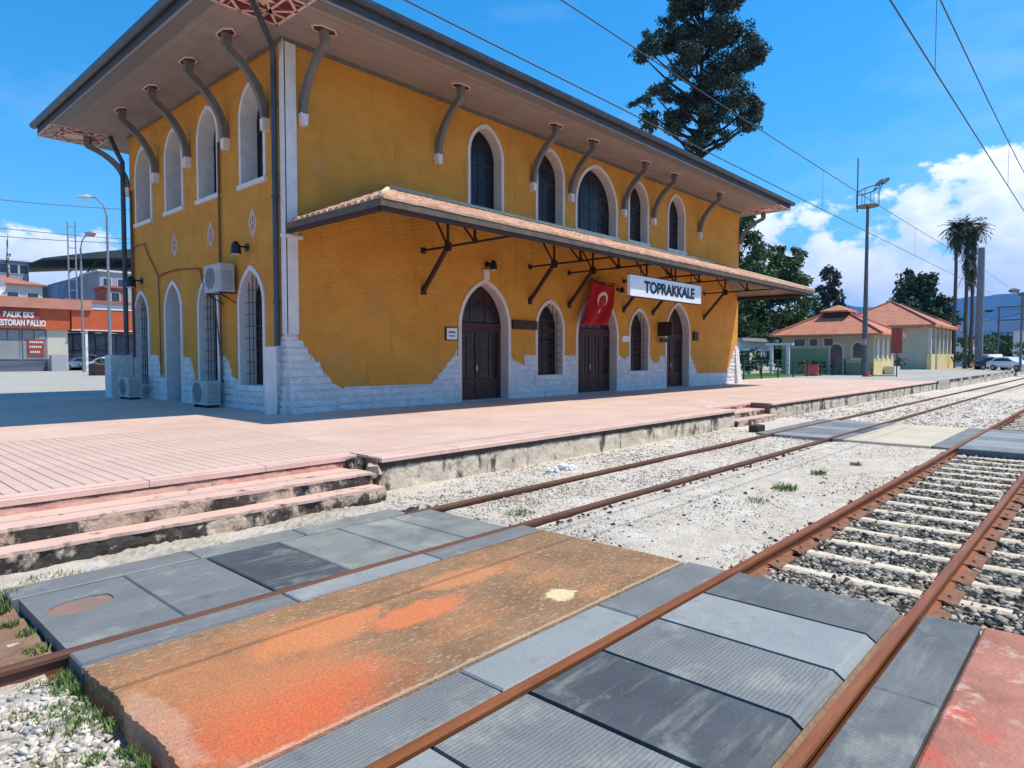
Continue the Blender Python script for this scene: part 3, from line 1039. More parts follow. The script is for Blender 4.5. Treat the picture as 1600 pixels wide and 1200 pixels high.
# a heap of white lime rubble and a dark timber block left by the platform wall
hp_ = MB()
hr = random.Random(4)
for i in range(26):
    a, d = hr.uniform(0, 6.28), hr.random() ** .6
    s_ = hr.uniform(.02, .06)
    c_ = Vector((9.35 + .42 * d * math.cos(a), 7.35 + .16 * d * math.sin(a), -.03 + .09 * (1 - d)))
    rt = Matrix.Rotation(hr.uniform(0, 6), 3, 'Z') @ Matrix.Rotation(hr.uniform(-.6, .6), 3, 'X')
    hp_.add([c_ + rt @ Vector(v * hr.uniform(.75, 1.2)) * s_ for v in IV], [tuple(f) for f in IF])
tag(hp_.build('lime_rubble', M['signwhite']), 'small heap of white lime rubble beside the platform wall', 'rubble', None, 'stuff')
tbk = MB().cbox(17.7, 18.2, 7.15, 7.4, -.08, .14, .02).build('timber_block', M['darkmetal'])
tag(tbk, 'short dark timber block lying by the far platform steps', 'timber')

# ------------------------------------------------------------------ level crossings
RAILPROF = [(-0.065, -0.15), (0.065, -0.15), (0.065, -0.14), (0.012, -0.125), (0.010, -0.045), (0.032, -0.034), (0.036, -0.03), (0.036, -0.004),
            (0.028, 0.010), (-0.028, 0.010), (-0.036, -0.004), (-0.036, -0.03), (-0.032, -0.034), (-0.010, -0.045), (-0.012, -0.125), (-0.065, -0.14)]


def crossing(name, x0, x1, near, parent_loc):
    c = setting(name, parent_loc)
    return c


lc = setting('level_crossing', (3.6, 3.9, 0))


def panel(x0, x1, y0, y1, z, m, parent, name='rubber_panel', t=0.13, c=0.012, tilt=0.0):
    mb = MB().cbox(x0, x1, y0, y1, z - t, z, c)
    if tilt:
        cx_, cy_ = (x0 + x1) / 2, (y0 + y1) / 2
        tx, ty = random.uniform(-tilt, tilt), random.uniform(-tilt, tilt)
        mb.v = [(v[0], v[1], v[2] + (v[0] - cx_) * tx + (v[1] - cy_) * ty) for v in mb.v]
    return mb.build(name, m, parent)


RB = M['rubber']
# near track, between the rails
seq = [(0.62, 1.385, 3), (1.40, 2.17, 1), (2.185, 2.925, 0), (2.95, 3.70, 2), (3.715, 4.45, 0), (4.465, 5.20, 1), (5.215, 5.93, 3)]
for a, b, k in seq:
    # right-hand end is chamfered down to the flangeway
    y0, y1 = 1.225, 2.555
    mb = MB()
    z = random.uniform(-0.004, 0.002)
    prof = [(y0, -0.13), (y0, -0.045), (y0 + 0.065, z), (y1 - 0.012, z), (y1, z - 0.014), (y1, -0.13)]
    mb.prism([(y, zz) for y, zz in prof], lambda s, t, d: (d, s, t), a + 0.008, b - 0.008)
    mb.build('rubber_panel', RB[k], lc)
for a, b, k in ((0.0, 1.30, 0), (1.31, 2.84, 0), (2.86, 4.37, 1), (4.385, 5.91, 0)):
    panel(a, b, 2.682, 3.058, random.uniform(-0.004, 0.002), RB[k], lc)
for a, b, k in ((1.2, 2.9, 0), (2.91, 4.40, 3), (4.41, 5.93, 3)):
    panel(a, b, 0.70, 1.055, random.uniform(-0.004, 0.001), RB[k], lc)
MB().box(-0.5, 5.93, 1.165, 1.223, -0.14, -0.05).build('joint_filler', M['soil'], lc)
# concrete between the tracks, with a crumbled left edge
out = []
npt = 60
for i in range(npt + 1):
    t = i / npt
    y = 4.885 - t * 1.8
    out.append((1.245 + random.uniform(-0.006, 0.012) + 0.012 * math.sin(y * 9), y))
out += [(5.86, 3.085), (5.87 + 0.012, 3.6), (5.86, 4.2), (5.87, 4.885)]
vs, fs = fill2d(out, [], lambda s, t, d: (s, t, d), -0.16, -0.002)
MB().add(vs, fs).build('concrete_slab', M['slab'], lc)
panel(3.0, 5.97, -1.5, 0.685, -0.004, M['redslab'], lc, 'concrete_slab', t=0.2, c=0.02)
# far track, between its rails
OLD = M['rubber_old']
hole = []
for i in range(18):
    a = 2 * PI * i / 18
    ca, sa = math.cos(a), math.sin(a)
    hole.append((1.56 + 0.235 * math.copysign(abs(ca) ** .8, ca) + random.uniform(-.008, .008) + 0.05 * sa, 6.14 + 0.17 * math.copysign(abs(sa) ** .8, sa) + random.uniform(-.008, .008)))
vs, fs = fill2d([(1.24, 5.25), (2.015, 5.25), (2.015, 6.65), (1.24, 6.65)], [hole], lambda s, t, d: (s, t, d), -0.14, 0.0)
MB().add(vs, fs).build('rubber_panel', RB[0], lc)
MB().box(1.30, 1.9, 5.9, 6.4, -0.1, -0.012).build('exposed_patch', M['patch'], lc)
for a, b, m in ((2.03, 2.755, RB[0]), (2.78, 3.515, RB[2]), (3.53, 4.27, OLD), (4.285, 5.01, OLD), (5.025, 5.66, OLD)):
    panel(a, b, 5.25, 6.66 - 0.01 * (a > 3), 0.004, m, lc, tilt=0.004)
for a, b, m in ((1.235, 2.78, RB[0]), (2.80, 4.33, RB[1]), (4.345, 5.88, RB[0])):
    panel(a, b, 4.905, 5.19, -0.002, m, lc)
for a, b, m in ((1.20, 2.73, RB[0]), (2.745, 3.9, OLD), (3.915, 5.35, OLD)):
    panel(a, b, 6.72, 7.06, random.uniform(-0.006, 0.0), m, lc, tilt=0.006)
# crumbly concrete infill towards the steps
rows = MB()
nx_, ny_ = 90, 10
for j in range(ny_ + 1):
    for i in range(nx_ + 1):
        x = 0.8 + 5.1 * i / nx_
        y = 7.075 + 0.58 * j / ny_
        rows.v.append((x, y, -0.035 + random.uniform(-0.015, 0.015) + 0.02 * math.sin(x * 3)))
for j in range(ny_):
    for i in range(nx_):
        a = j * (nx_ + 1) + i
        rows.f.append((a, a + 1, a + nx_ + 2, a + nx_ + 1))
rows.build('broken_concrete', M['brokenconc'], lc)
# grit packed in the joint beside the buried rail
stones('joint_grit', [(1.25, 1.26, 6.6, 6.7, 1, 0.01, 0.02, 0)], M['pebble'], 'grit in the panel joints')
bpy.data.objects.remove(bpy.data.objects['joint_grit'])

lc2 = setting('far_level_crossing', (20, 4, 0))
for i in range(7):
    a = 17.35 + i * 0.745
    panel(a, a + 0.725, 5.30, 6.585, -0.002, RB[0] if i % 3 else RB[1], lc2)
    panel(a, a + 0.725, 1.235, 2.555, -0.002, RB[1] if i % 3 else RB[0], lc2)
for i in range(3):
    a = 17.35 + i * 1.74
    panel(a, a + 1.72, 4.905, 5.145, -0.002, RB[2] if i == 1 else RB[0], lc2)
    panel(a, a + 1.72, 2.682, 3.058, -0.002, RB[0], lc2)
    panel(a, a + 1.72, 6.72, 7.06, -0.002, RB[0], lc2)
    panel(a, a + 1.72, 0.70, 1.055, -0.002, RB[0], lc2)
    panel(a, a + 1.72, 3.075, 4.89, -0.004, M['creamslab'], lc2, 'concrete_slab')

# ------------------------------------------------------------------ tracks
tr1 = thing('railway_track', 'near railway track with bright rusty rails and pale sleepers, at lower right', 'railway track', (6, 1.87, -0.15))
tr2 = thing('railway_track', 'dark rusty railway track running beside the platform edge', 'railway track', (6, 5.93, -0.15))


def rail(y, m, parent, seed, x0=-6.0):
    path = []
    x = x0
    r = random.Random(seed)
    while x < 330:
        path.append((x, y, 0))
        x += 0.6 if x < 30 else 12
    return MB().sweep(path, RAILPROF).build('rail', m, parent)


rail(2.62, M['rail'], tr1, 1)
rail(1.125, M['rail'], tr1, 2)
rail(5.22, M['rail_old'], tr2, 3)
rail(6.65, M['rail_old'], tr2, 4, 5.28)


def sleeper_mesh(seed):
    r = random.Random(seed)
    mb = MB()
    n = 10
    for i in range(n + 1):
        y = -1.28 + 2.56 * i / n
        w = 0.082 + r.uniform(-0.02, 0.012)
        z = -0.115 + r.uniform(-0.006, 0.004)
        mb.v += [(-w, y, -0.26), (w, y, -0.26), (w, y, z - 0.02), (w - 0.025, y, z), (-w + 0.025, y, z), (-w, y, z - 0.02)]
    for i in range(n):
        for k in range(6):
            mb.f.append((i * 6 + k, i * 6 + (k + 1) % 6, (i + 1) * 6 + (k + 1) % 6, (i + 1) * 6 + k))
    mb.f.append(tuple(range(6)))
    mb.f.append(tuple(n * 6 + k for k in range(6)))
    return mb.mesh('sleeper', M['sleeper'])


SM = [sleeper_mesh(s) for s in range(6)]
plate = MB().box(-0.10, 0.10, -0.115, 0.115, -0.125, -0.105).box(-0.04, 0.04, 0.067, 0.11, -0.11, -0.09).box(-0.04, 0.04, -0.11, -0.067, -0.11, -0.09)
plate.tube([(0, 0.09, -0.1), (0, 0.09, -0.075)], 0.014, 6).tube([(0, -0.09, -0.1), (0, -0.09, -0.075)], 0.014, 6)
PM = plate.mesh('tie_plate', M['plate'])
x = 6.15
n = 0
while x < 70:
    if not (17.2 < x < 22.6):
        o = link('sleeper', SM[n % 6], tr1)
        o.location = Vector((x, 1.87, -0.008)) - tr1.location
        o.rotation_euler = (0, 0, random.uniform(-0.02, 0.02))
        if x < 30:
            for yy in (1.125, 2.62):
                p = link('tie_plate', PM, tr1)
                p.location = Vector((x, yy, -0.012)) - tr1.location
    x += 0.68 + random.uniform(-0.02, 0.02)
    n += 1
# short rusty angle bars bolted along the near rails, as in the photo, just inside the foot
for yy, sgn in ((2.62, -1), (1.125, -1)):
    x = 6.0
    while x < 16:
        L_ = 0.5 + random.uniform(-0.05, 0.05)
        mb = MB().add([(x, yy + sgn * 0.066, -0.128), (x + L_, yy + sgn * 0.066, -0.128), (x + L_, yy + sgn * 0.17, -0.137), (x, yy + sgn * 0.17, -0.137),
                       (x, yy + sgn * 0.066, -0.10), (x + L_, yy + sgn * 0.066, -0.10), (x + L_ - .03, yy + sgn * 0.17, -0.118), (x + .03, yy + sgn * 0.17, -0.118)],
                      [(0, 1, 2, 3), (4, 5, 6, 7), (0, 1, 5, 4), (1, 2, 6, 5), (2, 3, 7, 6), (3, 0, 4, 7)])
        mb.build('base_bar', M['plate'], tr1)
        x += 0.68
x = 6.0
n = 0
while x < 60:
    if not (17.2 < x < 22.6):
        o = link('sleeper', SM[(n + 2) % 6], tr2)
        o.location = Vector((x, 5.93, 0.035)) - tr2.location
    x += 0.66
    n += 1

# ------------------------------------------------------------------ station building
FX0, FX1, FY, BY = 8.95, 37.0, 16.2, 27.7
WT = 10.27      # wall top = soffit level
bld = thing('station_building', 'two storey ochre yellow railway station with pointed arch windows and a wide overhanging roof', 'station', (22.9, 21.6, 0.5))


def front(s, t, d):
    return (s, FY + d, t)


def left(s, t, d):
    return (FX0 + d, s, t)


FW = [  # cx, outer width, sill z, tip z, kind, rise ratio
    (16.4, 1.75, 7.02, 9.96, 'w', 1.25), (19.89, 1.74, 7.05, 9.96, 'w', 1.25), (22.98, 3.03, 7.15, 9.98, 'W', 1.15), (26.2, 1.74, 7.2, 9.98, 'w', 1.25), (29.7, 1.78, 7.25, 10.0, 'w', 1.25),
    (16.36, 2.57, 0.5, 4.68, 'd', 1.3), (19.9, 1.76, 1.30, 4.22, 'g', 1.25), (23.08, 3.1, 0.5, 4.68, 'D', 1.2), (26.35, 1.76, 1.36, 4.24, 'g', 1.25), (29.96, 2.54, 0.5, 4.72, 'd', 1.3)]
LW = [(17.54, 1.5, 6.78, 9.52, 'w', 1.25), (20.35, 1.5, 6.81, 9.53, 'w', 1.25), (22.93, 1.5, 6.82, 9.47, 'w', 1.25), (25.65, 1.6, 6.8, 9.47, 'w', 1.25),
      (17.74, 1.57, 1.2, 4.54, 'g', 1.4), (20.5, 1.5, 1.2, 4.52, 'g', 1.4), (23.2, 1.5, 0.5, 4.54, 'd', 1.4), (26.1, 1.5, 1.0, 4.42, 'g', 1.4)]

LW = [(c * 1.0229, w * 1.0229, 2 + (z0 - 2) * 1.0229 if z0 != 0.5 else 0.5, 2 + (tip - 2) * 1.0229, k_, rr) for c, w, z0, tip, k_, rr in LW]
holes_f = [arch(c, w - 0.06, z0 if k_ not in 'dD' else 0.46, tip - 0.03, rr) for c, w, z0, tip, k_, rr in FW]
holes_l = [arch(c, w - 0.06, z0 if k_ not in 'dD' else 0.46, tip - 0.03, rr) for c, w, z0, tip, k_, rr in LW]
# doors reach the ground: merge them into the outline
def wall_with_doors(s0, s1, z0, z1, items, holes):
    outline = [(s0, z0)]
    hs = []
    for (c, w, a, tip, k_, rr), h in sorted(zip(items, holes), key=lambda q: q[0][0]):
        if k_ in 'dD':
            outline += [(h[0][0], z0)] + list(reversed(h[2:])) + [(h[1][0], z0)]
        else:
            hs.append(h)
    outline += [(s1, z0), (s1, z1), (s0, z1)]
    return outline, hs


ol, hs = wall_with_doors(FX0, FX1, 0.45, WT, FW, holes_f)
vs, fs = fill2d(ol, hs, front, 0.0, 0.42)
walls = [MB().add(vs, fs).build('wall', M['ochre'], bld)]
ol, hs = wall_with_doors(FY + 0.43, BY, 0.45, WT, LW, holes_l)
vs, fs = fill2d(ol, hs, left, 0.0, 0.5)
walls.append(MB().add(vs, fs).build('wall', M['ochre'], bld))
MB().box(FX1 - 0.45, FX1, FY + 0.43, BY, 0.45, WT).build('wall', M['ochre'], bld)
MB().box(FX0 + 0.51, FX1 - 0.46, BY - 0.45, BY, 0.45, WT).build('wall', M['ochre'], bld)
MB().box(FX0 + 0.6, FX1 - 0.6, FY + 1.6, FY + 1.65, 0.46, WT).build('inner_wall', M['black'], bld)
MB().box(FX0 + 0.6, FX1 - 0.6, FY + 0.45, BY - 0.5, 5.4, 5.5).build('floor', M['black'], bld)


def panes(poly, fn, d, cols, rows, x0, x1, z0, z1, m, parent, bar=0.03):
    for i in range(cols):
        for j in range(rows):
            a = x0 + (x1 - x0) * i / cols
            b = x0 + (x1 - x0) * (i + 1) / cols
            c_ = z0 + (z1 - z0) * j / rows
            e = z0 + (z1 - z0) * (j + 1) / rows
            P = clip(poly, a + bar / 2 + 0.002, b - bar / 2 - 0.002, c_ + bar / 2 + 0.002, e - bar / 2 - 0.002)
            if P:
                dd = d + random.uniform(-0.003, 0.003)
                MB().prism(P, fn, dd, dd + 0.01).build('pane', m, parent)


def opening(c, w, z0, tip, kind, rr, fn, reveal, face, sill_d=0.08):
    iw = w - 0.24 if kind not in 'dD' else w - 0.28
    it = tip - 0.15
    outer = arch(c, w, z0 if kind not in 'dD' else 0.44, tip, rr, 12)
    inner = arch(c, iw, z0 + (0.02 if kind not in 'dD' else -0.02), it, rr, 12)
    # surround and deep white reveal in one ring
    if kind in 'dD':
        ring = [outer[0], inner[0]] + list(reversed(inner[2:])) + [inner[1]] + outer[1:]
        ring = [(outer[0][0], 0.44), (inner[0][0], 0.44)] + list(reversed(inner[2:])) + [(inner[1][0], 0.44), (outer[1][0], 0.44)] + outer[2:]
        vs, fs = fill2d(ring, [], fn, -0.045, reveal)
    else:
        vs, fs = fill2d(outer, [inner], fn, -0.045, reveal)
    name = 'door' if kind in 'dD' else 'window'
    fd = reveal - 0.10
    fm = M['darkwood'] if kind in 'dDg' and face == 'f' else M['blueframe']
    gm = M['glassbrown'] if kind in 'dDg' else M['glass']
    # frame
    i2 = arch(c, iw - 0.12, z0 + (0.08 if kind not in 'dD' else 0.0), it - 0.07, rr, 12)
    i1 = arch(c, iw - 0.004, z0 + 0.02, it - 0.002, rr, 12)
    vf, ff = fill2d(i1, [i2], fn, fd, fd + 0.06)
    mb = MB().add(vf, ff)
    x0, x1 = c - iw / 2 + 0.06, c + iw / 2 - 0.06
    zt = it - 0.07

    def b2(a, b, cc, e, dd0=fd + 0.005, dd1=fd + 0.05):
        P = clip(i1, a, b, cc, e)
        if P:
            mb.prism(P, fn, dd0, dd1)
    if kind in 'wW':
        cols = 2 if kind == 'w' else 4
        rows = 5
        zb = z0 + 0.08
        for k in range(1, cols):
            x = x0 + (x1 - x0) * k / cols
            b2(x - 0.022, x + 0.022, zb, zt + .1)
        for k in range(1, rows):
            z = zb + (zt - zb) * k / rows
            th = 0.05 if k == 3 else 0.018
            b2(x0 - .05, x1 + .05, z - th, z + th)
        win = mb.build('window', fm, bld)
        panes(i2, fn, fd + 0.025, cols, rows, x0, x1, zb, zt, gm, win, 0.04)
    elif kind == 'g':
        zb = z0 + 0.08
        b2(c - 0.03, c + 0.03, zb, zt + .1)
        b2(x0 - .05, x1 + .05, zb + (zt - zb) * 0.62 - .04, zb + (zt - zb) * 0.62 + .04)
        win = mb.build('window', fm, bld)
        panes(i2, fn, fd + 0.025, 2, 4, x0, x1, zb, zt, gm, win, 0.03)
        # iron grille standing in the reveal
        g = MB()
        gd = 0.06 if face == 'f' else 0.14
        nb = 6
        for k in range(1, nb):
            x = x0 - .05 + (x1 - x0 + .1) * k / nb
            h = max([p[1] for p in clip(i1, x - 0.01, x + 0.01, z0, tip)] + [z0 + 1])
            g.bar(fn(x, z0 + 0.03, gd), fn(x, h, gd), 0.016)
        for k in range(1, 9):
            z = z0 + (tip - z0) * k / 10
            P = clip(i1, c - 5, c + 5, z - 0.01, z + 0.01)
            if P:
                xs = [p[0] for p in P]
                g.bar(fn(min(xs), z, gd), fn(max(xs), z, gd), 0.016)
        g.build('grille', M['black'], win)
    else:
        zl = 3.05          # lintel under the fanlight
        b2(x0 - .05, x1 + .05, zl, zl + 0.14, fd - 0.02, fd + 0.07)
        if kind == 'D':
            for q in (-0.5, 0.5):
                b2(c + q * iw * 0.55 - 0.05, c + q * iw * 0.55 + 0.05, 0.5, zl)
        for q in range(1, 3 if kind == 'd' else 5):
            x = x0 + (x1 - x0) * q / (3 if kind == 'd' else 5)
            b2(x - .015, x + .015, zl + .14, zt + .1)
        win = mb.build('door', fm, bld)
        panes(i2, fn, fd + 0.025, 3 if kind == 'd' else 5, 1, x0, x1, zl + 0.16, zt, gm, win, 0.03)
        ll, lr = (x0, x1) if kind == 'd' else (c - iw * 0.275 + 0.05, c + iw * 0.275 - 0.05)
        leaves = [(ll, (ll + lr) / 2 - 0.006), ((ll + lr) / 2 + 0.006, lr)]
        if kind == 'D':
            leaves += [(x0, ll - 0.1), (lr + 0.1, x1)]
        for a, b in leaves:
            # leaf with glazing opening and recessed lower panel
            lo_ = [(a, 0.52), (b, 0.52), (b, zl - .004), (a, zl - .004)]
            m_ = 0.13 if b - a > 0.6 else 0.07
            gl = [(a + m_, 1.25), (b - m_, 1.25), (b - m_, zl - 0.16), (a + m_, zl - 0.16)]
            pl = [(a + m_, 0.68), (b - m_, 0.68), (b - m_, 1.1), (a + m_, 1.1)]
            v_, f_ = fill2d(lo_, [gl, pl], fn, fd, fd + 0.05)
            lf = MB().add(v_, f_)
            lf.prism(pl, fn, fd + 0.025, fd + 0.04)
            n1 = 2 if b - a > 0.6 else 1
            for q in range(1, n1):
                x = a + m_ + (b - a - 2 * m_) * q / n1
                lf.prism([(x - .012, 1.25), (x + .012, 1.25), (x + .012, zl - .16), (x - .012, zl - .16)], fn, fd + .008, fd + .04)
            for q in range(1, 5):
                z = 1.25 + (zl - .16 - 1.25) * q / 5
                lf.prism([(a + m_, z - .012), (b - m_, z - .012), (b - m_, z + .012), (a + m_, z + .012)], fn, fd + .01, fd + .038)
            lf.build('door_leaf', fm, win)
            panes(gl, fn, fd + 0.03, n1, 5, a + m_, b - m_, 1.25, zl - .16, gm, win, 0.026)
        hd = MB().tube([fn((ll + lr) / 2 - 0.06, 1.62, fd - 0.04), fn((ll + lr) / 2 - 0.17, 1.62, fd - 0.05)], 0.014, 6)
        hd.tube([fn((ll + lr) / 2 - 0.06, 1.62, fd), fn((ll + lr) / 2 - 0.06, 1.62, fd - 0.045)], 0.012, 6)
        hd.prism([((ll + lr) / 2 - 0.085, 1.5), ((ll + lr) / 2 - 0.04, 1.5), ((ll + lr) / 2 - 0.04, 1.72), ((ll + lr) / 2 - 0.085, 1.72)], fn, fd - 0.008, fd + .002)
        hd.build('door_handle', M['lens'], win)
        MB().box(*((c - w / 2 + .1, c + w / 2 - .1, FY + .02, FY + reveal, 0.45, 0.53) if face == 'f' else (FX0 + .02, FX0 + reveal, c - w / 2 + .1, c + w / 2 - .1, 0.45, 0.53))).build('threshold', M['greywall'], win)
    # surround is painted pinkish on the track side, white on the shaded side
    MB().add(vs, fs).build('surround', M['pinkwhite'] if face == 'f' else M['white'], win)
    if kind not in 'dD':
        P = [(c - w / 2 - 0.05, z0 - 0.13), (c + w / 2 + 0.05, z0 - 0.13), (c + w / 2 + 0.05, z0 + 0.0), (c - w / 2 - 0.05, z0 + 0.0)]
        MB().prism(P, fn, -0.10, reveal - 0.12).build('sill', M['white'], win)
    return win


for c, w, z0, tip, k_, rr in FW:
    opening(c, w, z0, tip, k_, rr, front, 0.44, 'f')
for c, w, z0, tip, k_, rr in LW:
    opening(c, w, z0, tip, k_, rr, left, 0.55, 'l')

# keystone block above the first door
MB().cbox(16.24, 16.50, FY - 0.09, FY, 4.66, 5.02, 0.01).build('keystone', M['pinkwhite'], bld)
# white corner strip and shoe
MB().box(FX0 - 0.03, FX0 + 0.31, FY - 0.06, FY + 0.001, 2.6, WT - 0.03).build('corner_strip', M['white'], bld)
MB().box(FX0 - 0.055, FX0 - 0.001, FY - 0.06, FY + 0.16, 2.6, WT - 0.03).build('corner_strip', M['white'], bld)
MB().box(FX0 - 0.2, FX0 + 0.42, FY - 0.14, FY - 0.065, 5.12, 5.2).build('canopy_stop', M['white'], bld)

# -------- whitewashed stone base
def top_front(x):
    if x < 9.2:
        return 2.62
    if x < 10.5:
        return max(1.16, 2.62 - (x - 9.2) * 1.22)
    if x < 13.9:
        return 1.16
    if x < 15.1:
        return 1.16 + (x - 13.9) * 0.95
    if x < 17.62:
        return 2.2
    if x < 18.0:
        return 2.1 - (x - 17.62) * 0.9
    if x < 18.4:
        return 1.72
    if x < 24.7:
        return 2.08
    if x < 24.95:
        return 2.0
    if x < 27.4:
        return 2.05
    if x < 28.2:
        return 1.75
    if x < 31.4:
        return 2.05
    if x < 32.0:
        return 2.05 - (x - 31.4) * 1.45
    if x < 35.6:
        return 1.16
    return min(2.75, 1.16 + (x - 35.6) * 1.4)


def top_left(y):
    d = [(16.2, 2.62), (16.6, 2.5), (16.95, 2.05), (18.5, 2.0), (18.9, 1.3), (19.35, 1.3), (19.7, 2.05), (21.3, 2.05), (21.6, 1.2), (22.0, 1.2), (22.4, 2.0), (24.0, 2.05),
         (24.5, 1.2), (24.9, 1.4), (25.2, 2.05), (27.2, 2.1)]
    for (a, p), (b, q) in zip(d, d[1:]):
        if a <= y <= b:
            return p + (q - p) * (y - a) / (b - a)
    return 2.0


def proud_f(x, z):
    c = max(0, 1 - (x - FX0) / 1.4)
    e = 0
    return 0.05 + 0.05 * max(0, (1.6 - z)) + (0.22 * c + 0.16 * e) * max(0, (2.4 - z) / 2)


def open_f(items, a, b, z0, z1):
    """clear span test against openings (returns trimmed pieces)"""
    segs = [(a, b)]
    for c, w, s, tip, k_, rr in items:
        if tip > 5:
            continue
        lo_, hi_ = c - w / 2 + 0.04, c + w / 2 - 0.04
        if k_ not in 'dD' and z1 <= s - 0.02:
            continue
        ns = []
        for p, q in segs:
            if q <= lo_ or p >= hi_:
                ns.append((p, q))
            else:
                if p < lo_ - 0.08:
                    ns.append((p, lo_))
                if q > hi_ + 0.08:
                    ns.append((hi_, q))
        segs = ns
    return segs


def stone_mesh(variant):
    """unit stone: s 0..1, t 0..1, front at depth 0 with an uneven, rounded face"""
    r = random.Random(variant)
    mb = MB()
    n, m_ = 5, 4
    for j in range(m_ + 1):
        for i in range(n + 1):
            s, t = i / n, j / m_
            e = min(s, 1 - s) * 4
            f = min(t, 1 - t) * 4
            d = 0.0 if (e > 0 and f > 0) else 0.035
            if d == 0:
                d = r.uniform(-0.008, 0.014)
            mb.v.append((s + (r.uniform(-.02, .02) if 0 < i < n else 0), t + (r.uniform(-.06, .06) if 0 < j < m_ else r.uniform(-.012, .012)), d))
    for j in range(m_):
        for i in range(n):
            a = j * (n + 1) + i
            mb.f.append((a, a + 1, a + n + 2, a + n + 1))
    return mb


SV = [stone_mesh(40 + q) for q in range(10)]
base = MB()
# mortar core behind the stones, a few centimetres proud of the plaster
stone_list = []
courses = [0.44, 0.66, 0.86, 1.08, 1.27, 1.47, 1.68, 1.88, 2.08, 2.26, 2.45, 2.62]
for ci in range(len(courses) - 1):
    z0, z1 = courses[ci], courses[ci + 1]
    for side, items, s0, s1, topf in (('f', FW, FX0 - 0.02, FX1 + 0.02, top_front), ('l', LW, FY - 0.02, BY, top_left)):
        s = s0 - random.uniform(0, 0.2) * (ci % 2)
        while s < s1:
            w = random.uniform(0.35, 0.95)
            e = min(s + w, s1)
            if s1 - e < 0.2:
                e = s1
            a = max(s, s0)
            for p, q in open_f(items, a, e, z0, z1):
                # trim to the stepped outline
                def span(zz, a_, b_):
                    cur, out_ = None, []
                    nn_ = max(2, int((b_ - a_) / 0.02))
                    for u_ in range(nn_ + 1):
                        x_ = a_ + (b_ - a_) * u_ / nn_
                        if topf(x_) >= zz:
                            cur = [x_, x_] if cur is None else [cur[0], x_]
                        elif cur:
                            out_.append(cur)
                            cur = None
                    if cur:
                        out_.append(cur)
                    return max(out_, key=lambda c_: c_[1] - c_[0]) if out_ else None
                lo_s = span(z0 + 0.03, p, q)
                if not lo_s or lo_s[1] - lo_s[0] < 0.07:
                    continue
                hi_s = span(z1 - 0.03, lo_s[0], lo_s[1])
                zt = z1
                ta_, tb_ = topf(lo_s[0]), topf(lo_s[1])
                if not hi_s and abs(ta_ - tb_) < 0.02:
                    hi_s = list(lo_s)
                    zt = min(z1, max(z0 + 0.07, ta_))
                if not hi_s:
                    m_s = (lo_s[0] + lo_s[1]) / 2 + (0.25 if topf(lo_s[1]) > topf(lo_s[0]) else -0.25 if topf(lo_s[1]) < topf(lo_s[0]) else 0) * (lo_s[1] - lo_s[0])
                    hi_s = [m_s - 0.03, m_s + 0.03]
                    zt = min(z1, max(z0 + 0.09, topf(m_s)))
                jj = lambda: random.uniform(-0.05, 0.05)
                t0 = hi_s[0] + (jj() if hi_s[0] > p + 0.01 else 0)
                t1 = hi_s[1] + (jj() if hi_s[1] < q - 0.01 else 0)
                p_, q_ = p, q
                p, q = (lo_s[0], t0), (lo_s[1], t1)
                mid = (lo_s[0] + lo_s[1]) / 2
                dist = math.hypot(mid, 16) if side == 'f' else math.hypot(9, mid)
                stone_list.append((dist, side, p, q, z0, zt))
                p, q = p_, q_
            s = e
stone_list.sort(key=lambda q: q[0])
sb = thing_base = None
corem = MB()


def proud(side, s, z):
    if side == 'f':
        return proud_f(s, z)
    c = max(0, 1 - (s - FY) / 1.2)
    return 0.05 + 0.05 * max(0, 1.6 - z) + 0.10 * c * max(0, (2.4 - z) / 2)


def place_stone(mb, side, p, q, z0, z1, v):
    src = SV[v % len(SV)]
    g = 0.003
    jit = random.uniform(-0.012, 0.015)
    vs = []
    for s, t, d in src.v:
        pa, qa = p[0] + (p[1] - p[0]) * t, q[0] + (q[1] - q[0]) * t
        S_ = pa + g + (qa - pa - 2 * g) * s
        Z = z0 + g + (z1 - z0 - 2 * g) * t
        D = -proud(side, S_, Z) + d + jit
        vs.append(front(S_, Z, D) if side == 'f' else left(S_, Z, D))
    # sides back into the wall
    n, m_ = 5, 4
    edge = [i for i in range(n + 1)] + [(j * (n + 1) + n) for j in range(1, m_ + 1)] + [m_ * (n + 1) + i for i in range(n - 1, -1, -1)] + [j * (n + 1) for j in range(m_ - 1, 0, -1)]
    o = len(vs)
    fs = list(src.f)
    for k in edge:
        s, t, d = src.v[k]
        pa, qa = p[0] + (p[1] - p[0]) * t, q[0] + (q[1] - q[0]) * t
        S_ = pa + g + (qa - pa - 2 * g) * s
        Z = z0 + g + (z1 - z0 - 2 * g) * t
        vs.append(front(S_, Z, 0.02) if side == 'f' else left(S_, Z, 0.02))
    L_ = len(edge)
    for k in range(L_):
        fs.append((edge[k], edge[(k + 1) % L_], o + (k + 1) % L_, o + k))
    if side == 'l':
        fs = [tuple(reversed(f)) for f in fs]
    mb.add(vs, fs)


